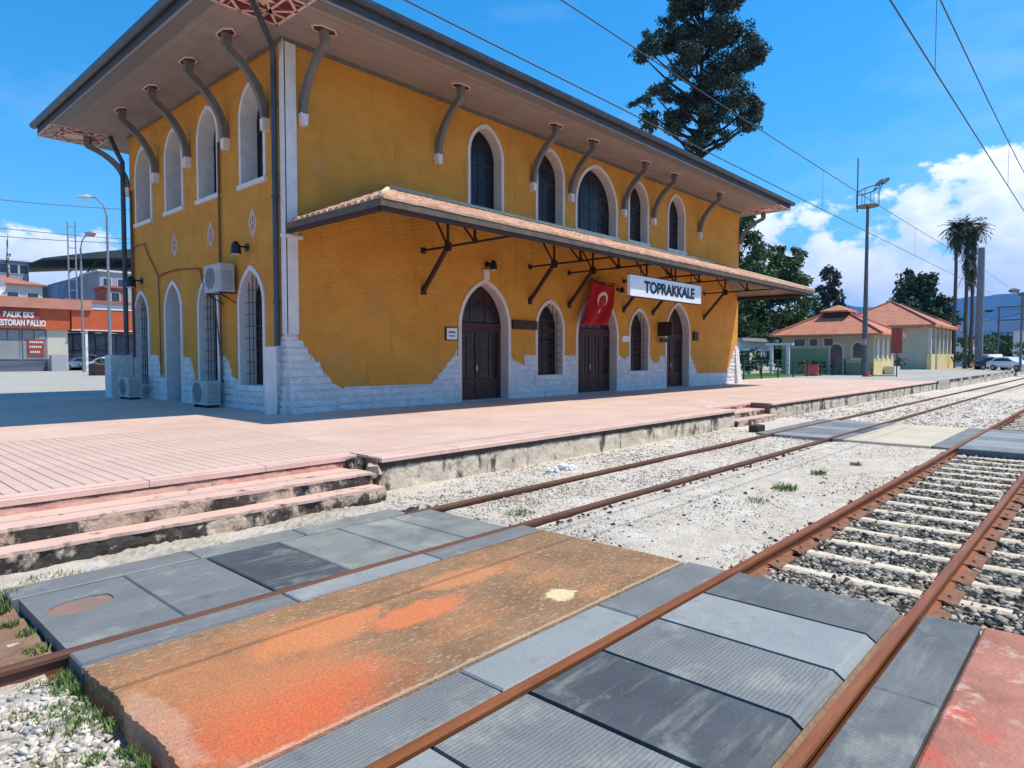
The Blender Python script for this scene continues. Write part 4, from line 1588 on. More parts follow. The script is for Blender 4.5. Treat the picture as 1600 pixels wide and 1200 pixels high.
rest = MB()
bs = None
for k, (dist, side, p, q, z0, z1) in enumerate(stone_list):
    # grey mortar behind
    p, q = max(p[0], p[1]) + .01, min(q[0], q[1]) - .01
    if q - p < .03:
        continue
    a = proud(side, (p + q) / 2, (z0 + z1) / 2) - 0.035
    z1 -= 0.015
    if side == 'f':
        corem.box(p, q, FY - a, FY + 0.01, z0, z1)
    else:
        corem.box(FX0 - a, FX0 + 0.01, p, q, z0, z1)
bs = corem.build('mortar', M['stone'], walls[0])
bs['kind'] = 'stuff'
for k, (dist, side, p, q, z0, z1) in enumerate(stone_list):
    if k < 290:
        mb = MB()
        place_stone(mb, side, p, q, z0, z1, k)
        mb.build('stone', M['stone'], walls[0] if side == 'f' else walls[1], fix=False)
    else:
        place_stone(rest, side, p, q, z0, z1, k)
rest.build('stone', M['stone'], walls[0], fix=False)['kind'] = 'stuff'
# right-hand end of the building flares out in the same stone
mb = MB()
zf = [(0.44, 0.24), (1.0, 0.18), (1.6, 0.12), (2.0, 0.09), (2.5, 0.06)]
for z, o_ in zf:
    mb.v += [(FX1 - 0.4, FY - o_, z), (FX1 + o_, FY - o_, z), (FX1 + o_, BY, z), (FX1 - 0.4, BY, z)]
for k in range(len(zf) - 1):
    for i in range(4):
        mb.f.append((k * 4 + i, k * 4 + (i + 1) % 4, (k + 1) * 4 + (i + 1) % 4, (k + 1) * 4 + i))
mb.f.append((16, 17, 18, 19))
mb.build('buttress', M['stone'], bld)
# low block at the back corner
MB().cbox(8.1, FX0 - 0.1, BY - 0.25, BY + 0.45, 0.45, 2.08, 0.03).build('buttress', M['stone'], bld)

# -------- roof: soffit, fascia, gutter, hipped tiles
OV = 2.35
EX0, EX1, EY0, EY1 = FX0 - OV, FX1 + 1.4, FY - OV, BY + OV
sof_holes = [[(FX0 + 0.05, FY + 0.05), (FX1 - 0.05, FY + 0.05), (FX1 - 0.05, BY - 0.05), (FX0 + 0.05, BY - 0.05)]]
vs, fs = fill2d([(EX0, EY0), (EX1, EY0), (EX1, EY1), (EX0, EY1)], sof_holes, lambda s, t, d: (s, t, d), WT, WT + 0.05)
roofroot = None
# tiled planes
ax = (EY1 - EY0) / 2
rz = 10.77 + ax * 0.33
ridge_a, ridge_b = (EX0 + ax, EY0 + ax, rz), (EX1 - ax, EY0 + ax, rz)
mb = MB().add([(EX0 - .04, EY0 - .04, 10.71), (EX1 + .04, EY0 - .04, 10.71), (EX1 + .04, EY1 + .04, 10.71), (EX0 - .04, EY1 + .04, 10.71), ridge_a, ridge_b,
               (EX0, EY0, 10.68), (EX1, EY0, 10.68), (EX1, EY1, 10.68), (EX0, EY1, 10.68)],
              [(0, 1, 5, 4), (1, 2, 5), (2, 3, 4, 5), (3, 0, 4), (6, 7, 8, 9), (0, 1, 7, 6), (1, 2, 8, 7), (2, 3, 9, 8), (3, 0, 6, 9)])
roof = mb.build('roof', M['tile'], bld)
MB().add(vs, fs).build('soffit', M['soffit'], roof)
# dark band under the soffit at the wall head
fz = MB()
fz.box(FX0 - 0.05, FX1 + 0.05, FY - 0.07, FY - 0.002, WT - 0.10, WT - 0.004)
fz.box(FX0 - 0.07, FX0 - 0.062, FY, BY, WT - 0.10, WT - 0.004)
fz.build('cornice', M['timber'], roof)
# fascia boards with a sloping crown
def ring_strip(mb, o0, z0, o1, z1):
    a = [(EX0 - o0, EY0 - o0, z0), (EX1 + o0, EY0 - o0, z0), (EX1 + o0, EY1 + o0, z0), (EX0 - o0, EY1 + o0, z0)]
    b = [(EX0 - o1, EY0 - o1, z1), (EX1 + o1, EY0 - o1, z1), (EX1 + o1, EY1 + o1, z1), (EX0 - o1, EY1 + o1, z1)]
    mb.add(a + b, [(0, 1, 5, 4), (1, 2, 6, 5), (2, 3, 7, 6), (3, 0, 4, 7)])


fm = MB()
ring_strip(fm, -0.40, WT - 0.012, -0.06, WT - 0.012)
ring_strip(fm, -0.40, WT - 0.012, -0.40, WT + 0.0)
fm.build('soffit_border', M['fascia'], roof, fix=False)
fm = MB()
ring_strip(fm, -0.06, WT - 0.012, 0.0, WT + 0.06)
ring_strip(fm, 0.0, WT + 0.06, 0.0, WT + 0.40)
fm.build('fascia', M['slate'], roof, fix=False)
gprof = [(0.11 * math.cos(a) * 1.1, 0.12 * math.sin(a)) for a in [PI + PI * i / 8 for i in range(9)]] + [(0.13, 0.03), (-0.13, 0.03)]
gz = WT + 0.36
g = MB()
o_ = 0.10
for p, q in (((EX0 - o_ - .1, EY0 - o_, gz), (EX1 + o_ + .1, EY0 - o_, gz)), ((EX1 + o_, EY0 - o_ - .1, gz), (EX1 + o_, EY1 + o_ + .1, gz)), ((EX0 - o_, EY1 + o_, gz), (EX0 - o_, EY0 - o_ - .1, gz))):
    g.sweep([p, q], gprof)
g.build('gutter', M['gutter'], roof)
for x in np.arange(EX0 + 1, EX1, 2.4):
    MB().bar((x, EY0 - 0.01, gz - 0.12), (x, EY0 - 0.2, gz - 0.03), 0.03, 0.012).build('gutter_hook', M['gutter'], roof)
# thin pale moulding drawn round the soffit
ml = MB()
w_ = 0.035
oi = -0.62
for a, b in (((EX0 - oi, EY0 - oi), (EX1 + oi, EY0 - oi)), ((EX0 - oi, EY1 + oi), (EX0 - oi, EY0 - oi))):
    ml.bar((a[0], a[1], WT - 0.008), (b[0], b[1], WT - 0.008), w_, 0.018)
for oi in (-1.05, -1.5, -1.95):
    for a, b in (((EX0 - oi, EY0 - oi), (EX1 + oi, EY0 - oi)), ((EX0 - oi, EY1 + oi), (EX0 - oi, EY0 - oi))):
        ml.bar((a[0], a[1], WT - 0.004), (b[0], b[1], WT - 0.004), 0.018, 0.012)
ml.build('moulding', M['soffit'], roof)

# painted lattice panels under the roof corners
def lattice(cx, cy, sx, sy, w, l):
    z = WT - 0.010
    m0 = MB().box(cx - w, cx + w, cy - l, cy + l, WT - 0.008, WT - 0.001).build('soffit_panel', M['maroon'], roof)
    lt = MB()

    def seg(p, q, t=0.07):
        lt.bar((cx + sx * p[0] * w, cy + sy * p[1] * l, z), (cx + sx * q[0] * w, cy + sy * q[1] * l, z), t, 0.022)
    for a, b in (((-1, -1), (1, -1)), ((1, -1), (1, 1)), ((1, 1), (-1, 1)), ((-1, 1), (-1, -1)),
                 ((-1, 0.0), (0, 1)), ((0, 1), (1, 0)), ((1, 0), (0, -1)), ((0, -1), (-1, 0)),
                 ((-1, -1), (0.2, 0.45)), ((1, -1), (-0.2, 0.45)), ((-1, 1), (0.2, -0.45)), ((1, 1), (-0.2, -0.45)),
                 ((-1.0, 0.5), (1, 0.5)), ((-1, -0.5), (1, -0.5)), ((0.5, -1), (0.5, 1)), ((-0.5, -1), (-0.5, 1))):
        seg(a, b)
    # eight-pointed star in the middle
    star = []
    for i in range(16):
        rr = 0.42 if i % 2 == 0 else 0.24
        a = PI * i / 8
        star.append((cx + rr * w * math.cos(a) * 1.05, cy + rr * l * math.sin(a) * 1.05))
    lt.prism(star, lambda s, t, d: (s, t, d), z - 0.016, z - 0.004)
    lt.build('lattice', M['pinkline'], m0)


lattice(7.55, 14.75, 1, 1, 0.95, 0.95)
lattice(7.55, BY + 1.35, 1, -1, 0.95, 0.95)
lattice(FX1 + 0.45, 14.75, -1, 1, 0.85, 0.95)

# curved brackets
def bracket(fn, s, reach, foot_z, ring=True, w=0.155):
    """fn(s, z, d): d negative = out from the wall; the strut leans out in a curve then stands upright to the soffit"""
    pts = []
    z0, zt = foot_z, WT
    for i in range(9):
        t = i / 8
        a = t * R(50)
        # quarter-ish curve
        d = -0.10 - (reach - 0.22) * (1 - math.cos(a)) / (1 - math.cos(R(50)))
        z = z0 + (zt - 0.36 - z0) * math.sin(a) / math.sin(R(50))
        pts.append((d, z))
    th = 0.10
    outl, inl = [], []
    for i, (d, z) in enumerate(pts):
        p = pts[max(i - 1, 0)]
        q = pts[min(i + 1, 8)]
        tx, tz = q[0] - p[0], q[1] - p[1]
        L_ = math.hypot(tx, tz)
        nx, nz = -tz / L_, tx / L_
        outl.append((d + nx * th, z + nz * th))
        inl.append((d - nx * th, z - nz * th))
    # upright neck
    e = pts[-1]
    neck = [(e[0] - 0.13, e[1] + 0.02), (e[0] - 0.13, zt - 0.01), (e[0] + 0.09, zt - 0.01), (e[0] + 0.09, e[1] + 0.12)]
    poly = outl + neck + inl[::-1]
    mb = MB()
    n = len(poly)
    vs = [fn(s - w / 2, z, d) for d, z in poly] + [fn(s + w / 2, z, d) for d, z in poly]
    # split into quads so the concave outline fills correctly
    fs = []
    for i in range(8):
        for o2 in (0, n):
            fs.append((i + o2, i + 1 + o2, n - 2 - i + o2, n - 1 - i + o2))
    for o2 in (0, n):
        fs.append((8 + o2, 9 + o2, 12 + o2, 13 + o2))
        fs.append((9 + o2, 10 + o2, 11 + o2, 12 + o2))
    for i in range(n):
        j = (i + 1) % n
        fs.append((i, j, j + n, i + n))
    b = mb.add(vs, fs).build('bracket', M['timber'], bld)
    # pale foot block
    P = [(s - w * .5, z0 - 0.30), (s + w * .5, z0 - 0.30), (s + w * .62, z0 + 0.02), (s - w * .62, z0 + 0.02)]
    MB().prism(P, fn, -0.20, 0.0).build('bracket_foot', M['white'], b)
    if ring:
        cxd = e[0] - 0.035
        rg = MB()
        hw, hd = 0.36, 0.17
        loop = [(-hw, 0), (-hw * .55, -hd), (hw * .55, -hd), (hw, 0), (hw * .55, hd), (-hw * .55, hd)]
        for i in range(6):
            a, c_ = loop[i], loop[(i + 1) % 6]
            rg.bar(fn(s + a[0], WT - 0.012, cxd + a[1]), fn(s + c_[0], WT - 0.012, cxd + c_[1]), 0.03, 0.03)
        rg.build('bracket_ring', M['pinkwhite'], b)
        ins = MB()
        v1 = [fn(s + a[0] * .95, WT - 0.004, cxd + a[1] * .95) for a in loop]
        v2 = [fn(s + a[0] * .95, WT - 0.012, cxd + a[1] * .95) for a in loop]
        ins.add(v1 + v2, [tuple(range(6)), tuple(range(11, 5, -1))] + [(i, (i + 1) % 6, (i + 1) % 6 + 6, i + 6) for i in range(6)])
        ins.build('bracket_inset', M['maroon'], b)
    return b


for x in (9.44, 14.17, 18.8, 21.1, 24.9, 27.4, 32.0):
    bracket(front, x, 1.24, 8.42)
for y in (17.05, 19.43, 22.17, 24.86):
    bracket(left, y, 1.20, 8.36)


def diag_r(s, z, d):       # bracket standing out diagonally at the far right corner
    c = 0.7071
    return (FX1 + (-d) * c + s * c, FY + d * c + s * c, z)


def diag_b(s, z, d):       # and at the back left corner
    c = 0.7071
    return (FX0 + d * c + s * c, BY - d * c + s * c, z)


bracket(diag_r, 0.0, 1.5, 8.42, ring=False)
bracket(diag_b, 0.0, 1.6, 8.36, ring=False)

# rain pipes: from the eave corner along the soffit and down the left wall
dp = MB().tube([(6.7, 13.95, 10.5), (6.75, 14.0, 10.16), (8.7, 16.3, 10.02), (8.82, 16.50, 9.6), (8.82, 16.50, 2.3)], 0.075, 10)
dp.build('downpipe', M['gutter'], bld)
for z in (8.6, 6.2, 3.4):
    MB().tube([(8.82, 16.50, z), (8.82, 16.50, z + 0.06)], 0.095, 10).build('pipe_clamp', M['gutter'], bld)
MB().cbox(8.46, 8.68, 16.30, 16.52, 0.5, 2.28, 0.02).build('pipe_cover', M['white'], bld)
MB().tube([(8.4, BY + 0.25, 10.2), (8.55, BY + 0.12, 9.7), (8.75, BY + 0.1, 9.3), (8.75, BY + 0.1, 2.1)], 0.09, 8).build('downpipe', M['gutter'], bld)
MB().tube([(8.87, 27.36, 8.2), (8.87, 27.36, 2.0)], 0.05, 8).build('downpipe', M['rust'], bld)
MB().tube([(8.89, 20.0, 8.4), (8.89, 20.0, 4.75)], 0.035, 8).tube([(8.86, 19.95, 3.82), (8.84, 19.9, 1.25)], 0.035, 8).build('drain_pipe', M['rust'], bld)
# slack black cable across the left wall
def wall_cable(pts, r=0.022):
    P = []
    pts = [(a * 1.0229, 2 + (b - 2) * 1.0229) for a, b in pts]
    for (a, b) in zip(pts, pts[1:]):
        for k in range(5):
            t = k / 5
            P.append((8.90, a[0] + (b[0] - a[0]) * t, a[1] + (b[1] - a[1]) * t + 0.03 * math.sin(t * PI)))
    P.append((8.90, pts[-1][0], pts[-1][1]))
    return MB().tube(P, r, 6).build('cable', M['rust'], bld)


wall_cable([(26.9, 6.0), (25.6, 6.0), (25.3, 5.6), (24.35, 4.75), (23.2, 4.85), (21.0, 4.72), (20.8, 4.3), (19.95, 3.6), (19.62, 2.0), (19.5, 1.2)])
wall_cable([(24.35, 4.75), (24.3, 3.4), (24.3, 1.3)], 0.02)

# diamond ornaments
for y in (18.0, 20.71, 23.53):
    d_ = MB()
    z = 5.76
    h, w = 0.38, 0.19
    P = [(y, z + h), (y - w, z + .1), (y - w, z - .1), (y, z - h), (y + w, z - .1), (y + w, z + .1)]
    for i in range(6):
        a, b = P[i], P[(i + 1) % 6]
        d_.bar((8.938, a[0], a[1]), (8.938, b[0], b[1]), 0.03, 0.022)
    for a, b in (((y - w, z + .1), (y + w, z - .1)), ((y - w, z - .1), (y + w, z + .1)), ((y, z + h), (y - w * .5, z)), ((y, z + h), (y + w * .5, z)), ((y, z - h), (y - w * .5, z)), ((y, z - h), (y + w * .5, z)),
                 ((y - w * .6, z + .2), (y + w * .6, z + .2)), ((y - w * .6, z - .2), (y + w * .6, z - .2))):
        d_.bar((8.940, a[0], a[1]), (8.940, b[0], b[1]), 0.018, 0.016)
    om = d_.build('ornament', M['pinkwhite'], bld)
    v1 = [(8.948, a, b) for a, b in P]
    v2 = [(8.952, a, b) for a, b in P]
    MB().add(v1 + v2, [tuple(range(6))] + [(i, (i + 1) % 6, (i + 1) % 6 + 6, i + 6) for i in range(6)]).build('ornament_back', M['redroof'], om)

# -------- canopy along the track side
CY, CZ = 12.07, 5.36            # outer edge line and underside
HZ = 6.95                       # where it meets the wall
run = FY - CY
deckv = [(FX0, CY, CZ + 0.12), (FX1, CY, CZ + 0.12), (FX1, FY - 0.002, CZ + 0.12), (FX0, FY - 0.002, CZ + 0.12), (FX0 + run * 0.8, FY - 0.002, HZ), (FX1 - run * 0.8, FY - 0.002, HZ)]
# boarded underside follows the slope
deck = MB().add([(FX0, CY, CZ + 0.04), (FX1, CY, CZ + 0.04), (FX1, FY - .001, CZ + .04), (FX0, FY - .001, CZ + .04), (FX0 + run * .8, FY - .001, HZ - .08), (FX1 - run * .8, FY - .001, HZ - .08),
                 (FX0, CY, CZ + 0.12), (FX1, CY, CZ + 0.12), (FX1, FY - .001, CZ + .12), (FX0, FY - .001, CZ + .12), (FX0 + run * .8, FY - .001, HZ), (FX1 - run * .8, FY - .001, HZ)],
                [(0, 1, 5, 4), (0, 4, 3), (1, 2, 5), (6, 7, 11, 10), (6, 10, 9), (7, 8, 11), (0, 1, 7, 6), (1, 2, 8, 7), (3, 0, 6, 9)])
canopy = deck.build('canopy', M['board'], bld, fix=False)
fb = MB().box(FX0 - .04, FX1 + .04, CY - 0.045, CY, CZ - 0.02, CZ + 0.13)
fb.box(FX0 - .045, FX0, CY, FY - .003, CZ - 0.02, CZ + 0.13).box(FX1, FX1 + .045, CY, FY - .003, CZ - 0.02, CZ + 0.13)
fb.build('fascia', M['canfascia'], canopy)
fb = MB().box(FX0 + .03, FX1 - .03, CY + 0.003, CY + 0.12, CZ - 0.11, CZ + 0.035)
fb.box(FX0 + .003, FX0 + .12, CY + .121, FY - .003, CZ - 0.11, CZ + 0.035).box(FX1 - .12, FX1 - .003, CY + .121, FY - .003, CZ - 0.11, CZ + 0.035)
fb.build('edge_beam', M['darkmetal'], canopy)
# clay tiles: barrel rows laid down the slope
tl = MB()
slope = (HZ + 0.01 - (CZ + 0.12)) / run


def tile_row(px, py, dx, dy, length, x_dir):
    pass


ntw = 0.26
for i in range(int((FX1 - FX0) / ntw)):
    x = FX0 + (i + 0.5) * ntw
    lim = min(1.0, (x - FX0) / (run * 0.8), (FX1 - x) / (run * 0.8))
    nseg = max(1, int(lim * run / 0.36))
    for j in range(nseg):
        y0 = CY - 0.06 + j * lim * run / nseg
        y1 = y0 + lim * run / nseg + 0.04
        za = CZ + 0.135 + (y0 - CY) * slope
        zb = CZ + 0.135 + (y1 - CY) * slope
        jz = random.uniform(-0.006, 0.010)
        pr = [(-0.125, 0.0), (-0.08, 0.055), (0, 0.075), (0.08, 0.055), (0.125, 0.0)]
        vs = [(x + a, y0, za + b + 0.022 + jz) for a, b in pr] + [(x + a, y1, zb + b + jz) for a, b in pr]
        fs = [(k, k + 1, k + 6, k + 5) for k in range(4)] + [(0, 1, 2, 3, 4)]
        tl.add(vs, fs)
# left and right hips
for sx, x0_ in ((1, FX0), (-1, FX1)):
    for i in range(int(run / ntw)):
        y = CY + (i + 0.5) * ntw
        lim = (y - CY) / run
        nseg = max(1, int(lim * run * .8 / 0.36))
        for j in range(nseg):
            a0 = -0.05 + j * lim * run * .8 / nseg
            a1 = a0 + lim * run * .8 / nseg + .04
            sl_ = slope / .8
            za = CZ + .135 + a0 * sl_
            zb = CZ + .135 + a1 * sl_
            pr = [(-0.125, 0.0), (-0.08, 0.055), (0, 0.075), (0.08, 0.055), (0.125, 0.0)]
            vs = [(x0_ + sx * a0, y + a, za + b + .022) for a, b in pr] + [(x0_ + sx * a1, y + a, zb + b) for a, b in pr]
            tl.add(vs, [(k, k + 1, k + 6, k + 5) for k in range(4)] + [(0, 1, 2, 3, 4)])
t_ = tl.build('roof_tile', M['tile'], canopy, fix=False)
t_['kind'] = 'stuff'
hp = MB()
for sx, x0_ in ((1, FX0), (-1, FX1)):
    hp.tube([(x0_ + sx * -0.02, CY - 0.04, CZ + 0.22), (x0_ + sx * run * .8, FY - 0.05, HZ + 0.08)], 0.07, 8)
hp.tube([(FX0 + run * .8, FY - 0.06, HZ + 0.09), (FX1 - run * .8, FY - 0.06, HZ + 0.09)], 0.085, 8)
hp.build('hip_mortar', M['mortar'], canopy, smooth=True)
# rafters
for x in np.arange(FX0 + 1.0, FX1, 1.15):
    lim = min(1.0, (x - FX0) / (run * 0.8), (FX1 - x) / (run * 0.8))
    MB().bar((x, CY + .1, CZ + 0.0 + .1 * slope), (x, CY + lim * run - .02, CZ + 0.0 + (lim * run - .02) * slope - .02), 0.06, 0.09).build('rafter', M['darkmetal'], canopy)
pl_ = MB()
for yy in (CY + 1.35, CY + 2.8):
    z = CZ - .08 + (yy - CY) * slope
    pl_.box(FX0 + (yy - CY) * .8 + .1, FX1 - (yy - CY) * .8 - .1, yy - .04, yy + .04, z - .07, z + .03)
pl_.build('purlin', M['darkmetal'], canopy)
# steel trusses
tb = MB()
def at_slope(y):
    return CZ - 0.02 + (y - CY) * slope
def truss(x):
    t = MB()
    zt = CZ - 0.02
    t.bar((x, FY + .0, zt), (x, CY + 0.15, zt), 0.05, 0.06)
    t.bar((x, FY - .02, at_slope(FY) - .04), (x, CY + 0.15, zt + .04), 0.06, 0.08)
    t.bar((x, FY, 4.08), (x, 15.04, zt), 0.11, 0.11)
    t.bar((x, 15.04, zt), (x, 15.04, at_slope(15.04)), 0.055, 0.07)
    t.bar((x, 15.04, zt), (x, 15.9, at_slope(15.9)), 0.045, 0.05)
    t.bar((x, 13.88, zt), (x, 13.88, at_slope(13.88)), 0.055, 0.07)
    t.bar((x, 13.88, zt), (x, 14.75, at_slope(14.75)), 0.045, 0.05)
    t.box(x - .02, x + .02, 14.9, 15.18, zt - .14, zt + .12).box(x - .02, x + .02, 13.78, 13.98, zt - .04, zt + .1)
    t.box(x - .09, x + .09, FY - .03, FY - .001, zt - .09, zt + .09).box(x - .10, x + .10, FY - .035, FY - .001, 3.96, 4.2)
    return t.build('truss', M['darkmetal'], canopy)


for x in (13.6, 18.72, 21.1, 25.05, 27.55, 32.75):
    truss(x)
# dark board joining the arches and the boxes by the doors
MB().cbox(17.72, 19.05, FY - 0.10, FY - 0.001, 3.02, 3.34, 0.01).build('letter_board', M['darkmetal'], bld)
MB().box(28.0, 28.1, FY - 0.75, FY - 0.001, 3.0, 3.66).box(28.1, 28.6, FY - .5, FY - .42, 3.25, 3.36).box(27.9, 28.4, FY - .3, FY - .2, 2.7, 2.9).build('hanging_plate', M['darkmetal'], bld)
MB().cbox(31.5, 31.95, FY - .12, FY - .001, 2.85, 3.3, .02).build('post_box', M['darkmetal'], bld)
MB().cbox(24.92, 25.5, FY - .05, FY - .001, 2.68, 2.95, .01).build('name_plate', M['signwhite'], bld)

# ------------------------------------------------------------------ things fixed to the station
pl = thing('notice_plate', 'small white notice plate with a dark frame beside the first arched door', 'sign', (14.8, FY - .05, 2.55))
MB().box(14.5, 15.02, FY - .06, FY - .003, 2.55, 2.98).build('frame', M['darkmetal'], pl)
MB().box(14.53, 14.99, FY - .066, FY - .0601, 2.58, 2.95).build('plate', M['signwhite'], pl)
ln = MB()
for k in range(7):
    ln.box(14.60 + k * .045, 14.635 + k * .045, FY - .070, FY - .0661, 2.79, 2.84 + .02 * (k % 2))
for k in range(6):
    ln.box(14.63 + k * .045, 14.66 + k * .045, FY - .070, FY - .0661, 2.67, 2.71 + .015 * ((k + 1) % 2))
ln.build('lettering', M['ink'], pl)

sg = thing('station_sign', 'long white station name board with dark letters hung under the canopy edge', 'sign', (22.2, 12.4, 4.1))
SY = 12.42
sx0, sx1, sz0, sz1 = 19.62, 24.85, 4.12, 4.84
MB().box(sx0, sx1, SY, SY + 0.12, sz0, sz1).build('board', M['signwhite'], sg)
fr = MB().box(sx0 - .03, sx1 + .03, SY - .005, SY + .13, sz1 + .001, sz1 + .03).box(sx0 - .03, sx1 + .03, SY - .005, SY + .13, sz0 - .03, sz0 - .001)
fr.build('frame', M['darkmetal'], sg)
for x in (20.4, 22.2, 24.1):
    MB().bar((x, SY + .06, sz1 + .03), (x, SY + .06, CZ - .1), 0.03).build('hanger', M['darkmetal'], sg)
text_mesh('TOPRAKKALE', 'lettering', M['ink'], lambda s, t, d: (s, SY + d, t), 3.75, 0.42, 22.4, 4.49, -0.008, sg, 0.012)

fl = thing('flag', 'red flag with white crescent and star hanging in front of the middle door arch', 'flag', (22.6, 15.75, 3.2))
MB().tube([(21.9, 15.8, 5.06), (23.85, 15.8, 5.10)], 0.025, 6).tube([(22.5, 15.8, 5.08), (22.5, FY, 5.25)], 0.02, 6).build('rod', M['darkmetal'], fl)


def flagpt(u, v, off=0.0):     # u 0..1 across, v 0..1 down; blown towards the left and creased
    x = 22.08 + 1.62 * u - 0.78 * v ** 1.4 + 0.06 * math.sin(v * 4)
    z = 5.05 - 1.75 * v + 0.03 * math.sin(u * 7 + v * 3)
    y = 15.78 + 0.09 * math.sin(u * 9 + v * 3.0) * (0.3 + v) - 0.12 * v + off
    return (x, y, z)


mb = MB()
for j in range(17):
    for i in range(17):
        mb.v.append(flagpt(i / 16, j / 16))
for j in range(16):
    for i in range(16):
        a = j * 17 + i
        mb.f.append((a, a + 1, a + 18, a + 17))
cl = mb.build('cloth', M['flagred'], fl, smooth=True)
so_ = cl.modifiers.new('t', 'SOLIDIFY')
so_.thickness = 0.006
# crescent opening downwards and star (printed, laid on the cloth)
cr = MB()
N_ = 20
for i in range(N_ + 1):
    a = R(-40 + 260 * i / N_)
    th = 0.085 * math.sin(PI * i / N_) + 0.012
    for rr in (0.27 - th, 0.27):
        cr.v.append(flagpt(0.52 + rr * math.cos(a) * 0.95, 0.40 - rr * math.sin(a) * 0.75, -0.012))
for i in range(N_):
    cr.f.append((2 * i, 2 * i + 1, 2 * i + 3, 2 * i + 2))
o_ = len(cr.v)
for i in range(10):
    rr = 0.095 if i % 2 == 0 else 0.04
    a = PI / 2 + PI * i / 5
    cr.v.append(flagpt(0.52 + rr * math.cos(a), 0.66 - rr * math.sin(a) * .9, -0.012))
cr.v.append(flagpt(0.52, 0.66, -0.012))
for i in range(10):
    cr.f.append((o_ + i, o_ + (i + 1) % 10, o_ + 10))
cr.build('crescent_and_star', M['flagwhite'], fl)


def lantern(name, label, p, n, s=1.0):
    """small black wall spotlight; n = outward direction"""
    t = thing(name, label, 'wall lamp', p, 'black wall lamps')
    p = Vector(p)
    n = Vector(n)
    MB().tube([p - n * .02, p + n * .03], 0.09 * s, 10).build('wall_plate', M['black'], t)
    MB().tube([p, p + n * .16 * s, p + n * .24 * s + Vector((0, 0, -.06))], 0.022 * s, 6).build('arm', M['black'], t)
    c = p + n * .26 * s
    MB().tube([c + Vector((0, 0, .10)) * s, c + Vector((0, 0, .02)) * s, c + Vector((0, 0, -.18)) * s], [0.04 * s, 0.10 * s, 0.12 * s], 10).build('shade', M['black'], t)
    MB().tube([c + Vector((0, 0, -.181)) * s, c + Vector((0, 0, -.20)) * s], 0.10 * s, 10).build('lens', M['lens'], t)
    return t


lantern('wall_lamp', 'black wall lamp above the nearest arched window on the shaded side wall', (8.94, 18.36, 5.12), (-1, 0, 0), 1.25)
lantern('wall_lamp', 'black wall lamp near the far back corner of the shaded side wall', (8.94, 26.65, 4.81), (-1, 0, 0), 1.4)
lantern('wall_lamp', 'black wall lamp above the keystone of the first arched door', (16.45, FY - .01, 5.2), (0, -1, 0), 1.15)
lantern('wall_lamp', 'small black wall lamp under the canopy right of the red flag', (24.55, FY - .01, 4.95), (0, -1, 0), 0.9)


def ac(label, x0, y0, z0, w=1.0, h=0.72, d=0.36, legs=True):
    t = thing('air_conditioner', label, 'air conditioner', (x0, y0 + w / 2, z0), 'air conditioner units along the side wall')
    MB().cbox(x0 - d, x0, y0, y0 + w, z0, z0 + h, 0.02).build('body', M['acbody'], t)
    g = MB()
    cy, cz = y0 + w * .62, z0 + h * .5
    for rr in (0.1, 0.17, 0.24, 0.30):
        pts = [(x0 - d - .012, cy + rr * math.cos(a), cz + rr * math.sin(a)) for a in [2 * PI * i / 20 for i in range(21)]]
        g.tube(pts, 0.008, 4, cap=False)
    for k in range(6):
        a = PI * k / 6
        g.bar((x0 - d - .012, cy + .3 * math.cos(a), cz + .3 * math.sin(a)), (x0 - d - .012, cy - .3 * math.cos(a), cz - .3 * math.sin(a)), .008)
    g.build('fan_grille', M['galv'], t)
    MB().tube([(x0 - d - .001, cy, cz), (x0 - d - .006, cy, cz)], 0.31, 24).build('fan_opening', M['shopgrey'], t)
    v = MB()
    for k in range(7):
        v.box(x0 - d - .004, x0 - d - .0005, y0 + .04, y0 + .26, z0 + .1 + k * .08, z0 + .13 + k * .08)
    v.build('vent', M['shopgrey'], t)
    v = MB()
    for k in range(8):
        v.box(x0 - d + .05, x0 - .05, y0 - .004, y0 - .0005, z0 + .08 + k * .07, z0 + .11 + k * .07)
    v.build('vent', M['shopgrey'], t)
    if legs:
        for yy in (y0 + .12, y0 + w - .12):
            MB().box(x0 - d + .02, x0 - .02, yy - .03, yy + .03, z0 - .08, z0 - .001).build('foot', M['black'], t)
    else:
        for yy in (y0 + .15, y0 + w - .15):
            MB().bar((x0 - d, yy, z0 - .02), (x0 + .15, yy, z0 - .02), .03).bar((x0 - d + .03, yy, z0 - .03), (x0 + .1, yy, z0 - .3), .025).build('wall_arm', M['black'], t)
    return t


ac('weathered grey air conditioner hung high on the side wall over an arched window', 8.82, 18.92, 3.88, 1.1, 0.82, 0.4, False)
ac('grey air conditioner standing on the paving beside the nearer arched window', 8.7, 19.7, 0.58, 1.05, 0.72, 0.4)
ac('grey air conditioner standing on the paving at the back end of the side wall', 8.5, 25.6, 0.58, 1.05, 0.72, 0.4)

# ------------------------------------------------------------------ overhead wires
def wire(name, label, y, pts, r, parent=None, drops=()):
    t = thing(name, label, 'overhead wire', (pts[0][0], y, pts[0][1]), 'overhead wires above the tracks')
    MB().tube([(x, y, z) for x, z in pts], r, 5).build('contact_wire', M['wire'], t)
    return t


def cat_pts(x0, x1, span, zlow, sag):
    P = []
    x = x0
    while x <= x1:
        t = ((x - x0) % span) / span
        P.append((x, zlow + sag * (2 * t - 1) ** 2))
        x += span / 10
    return P


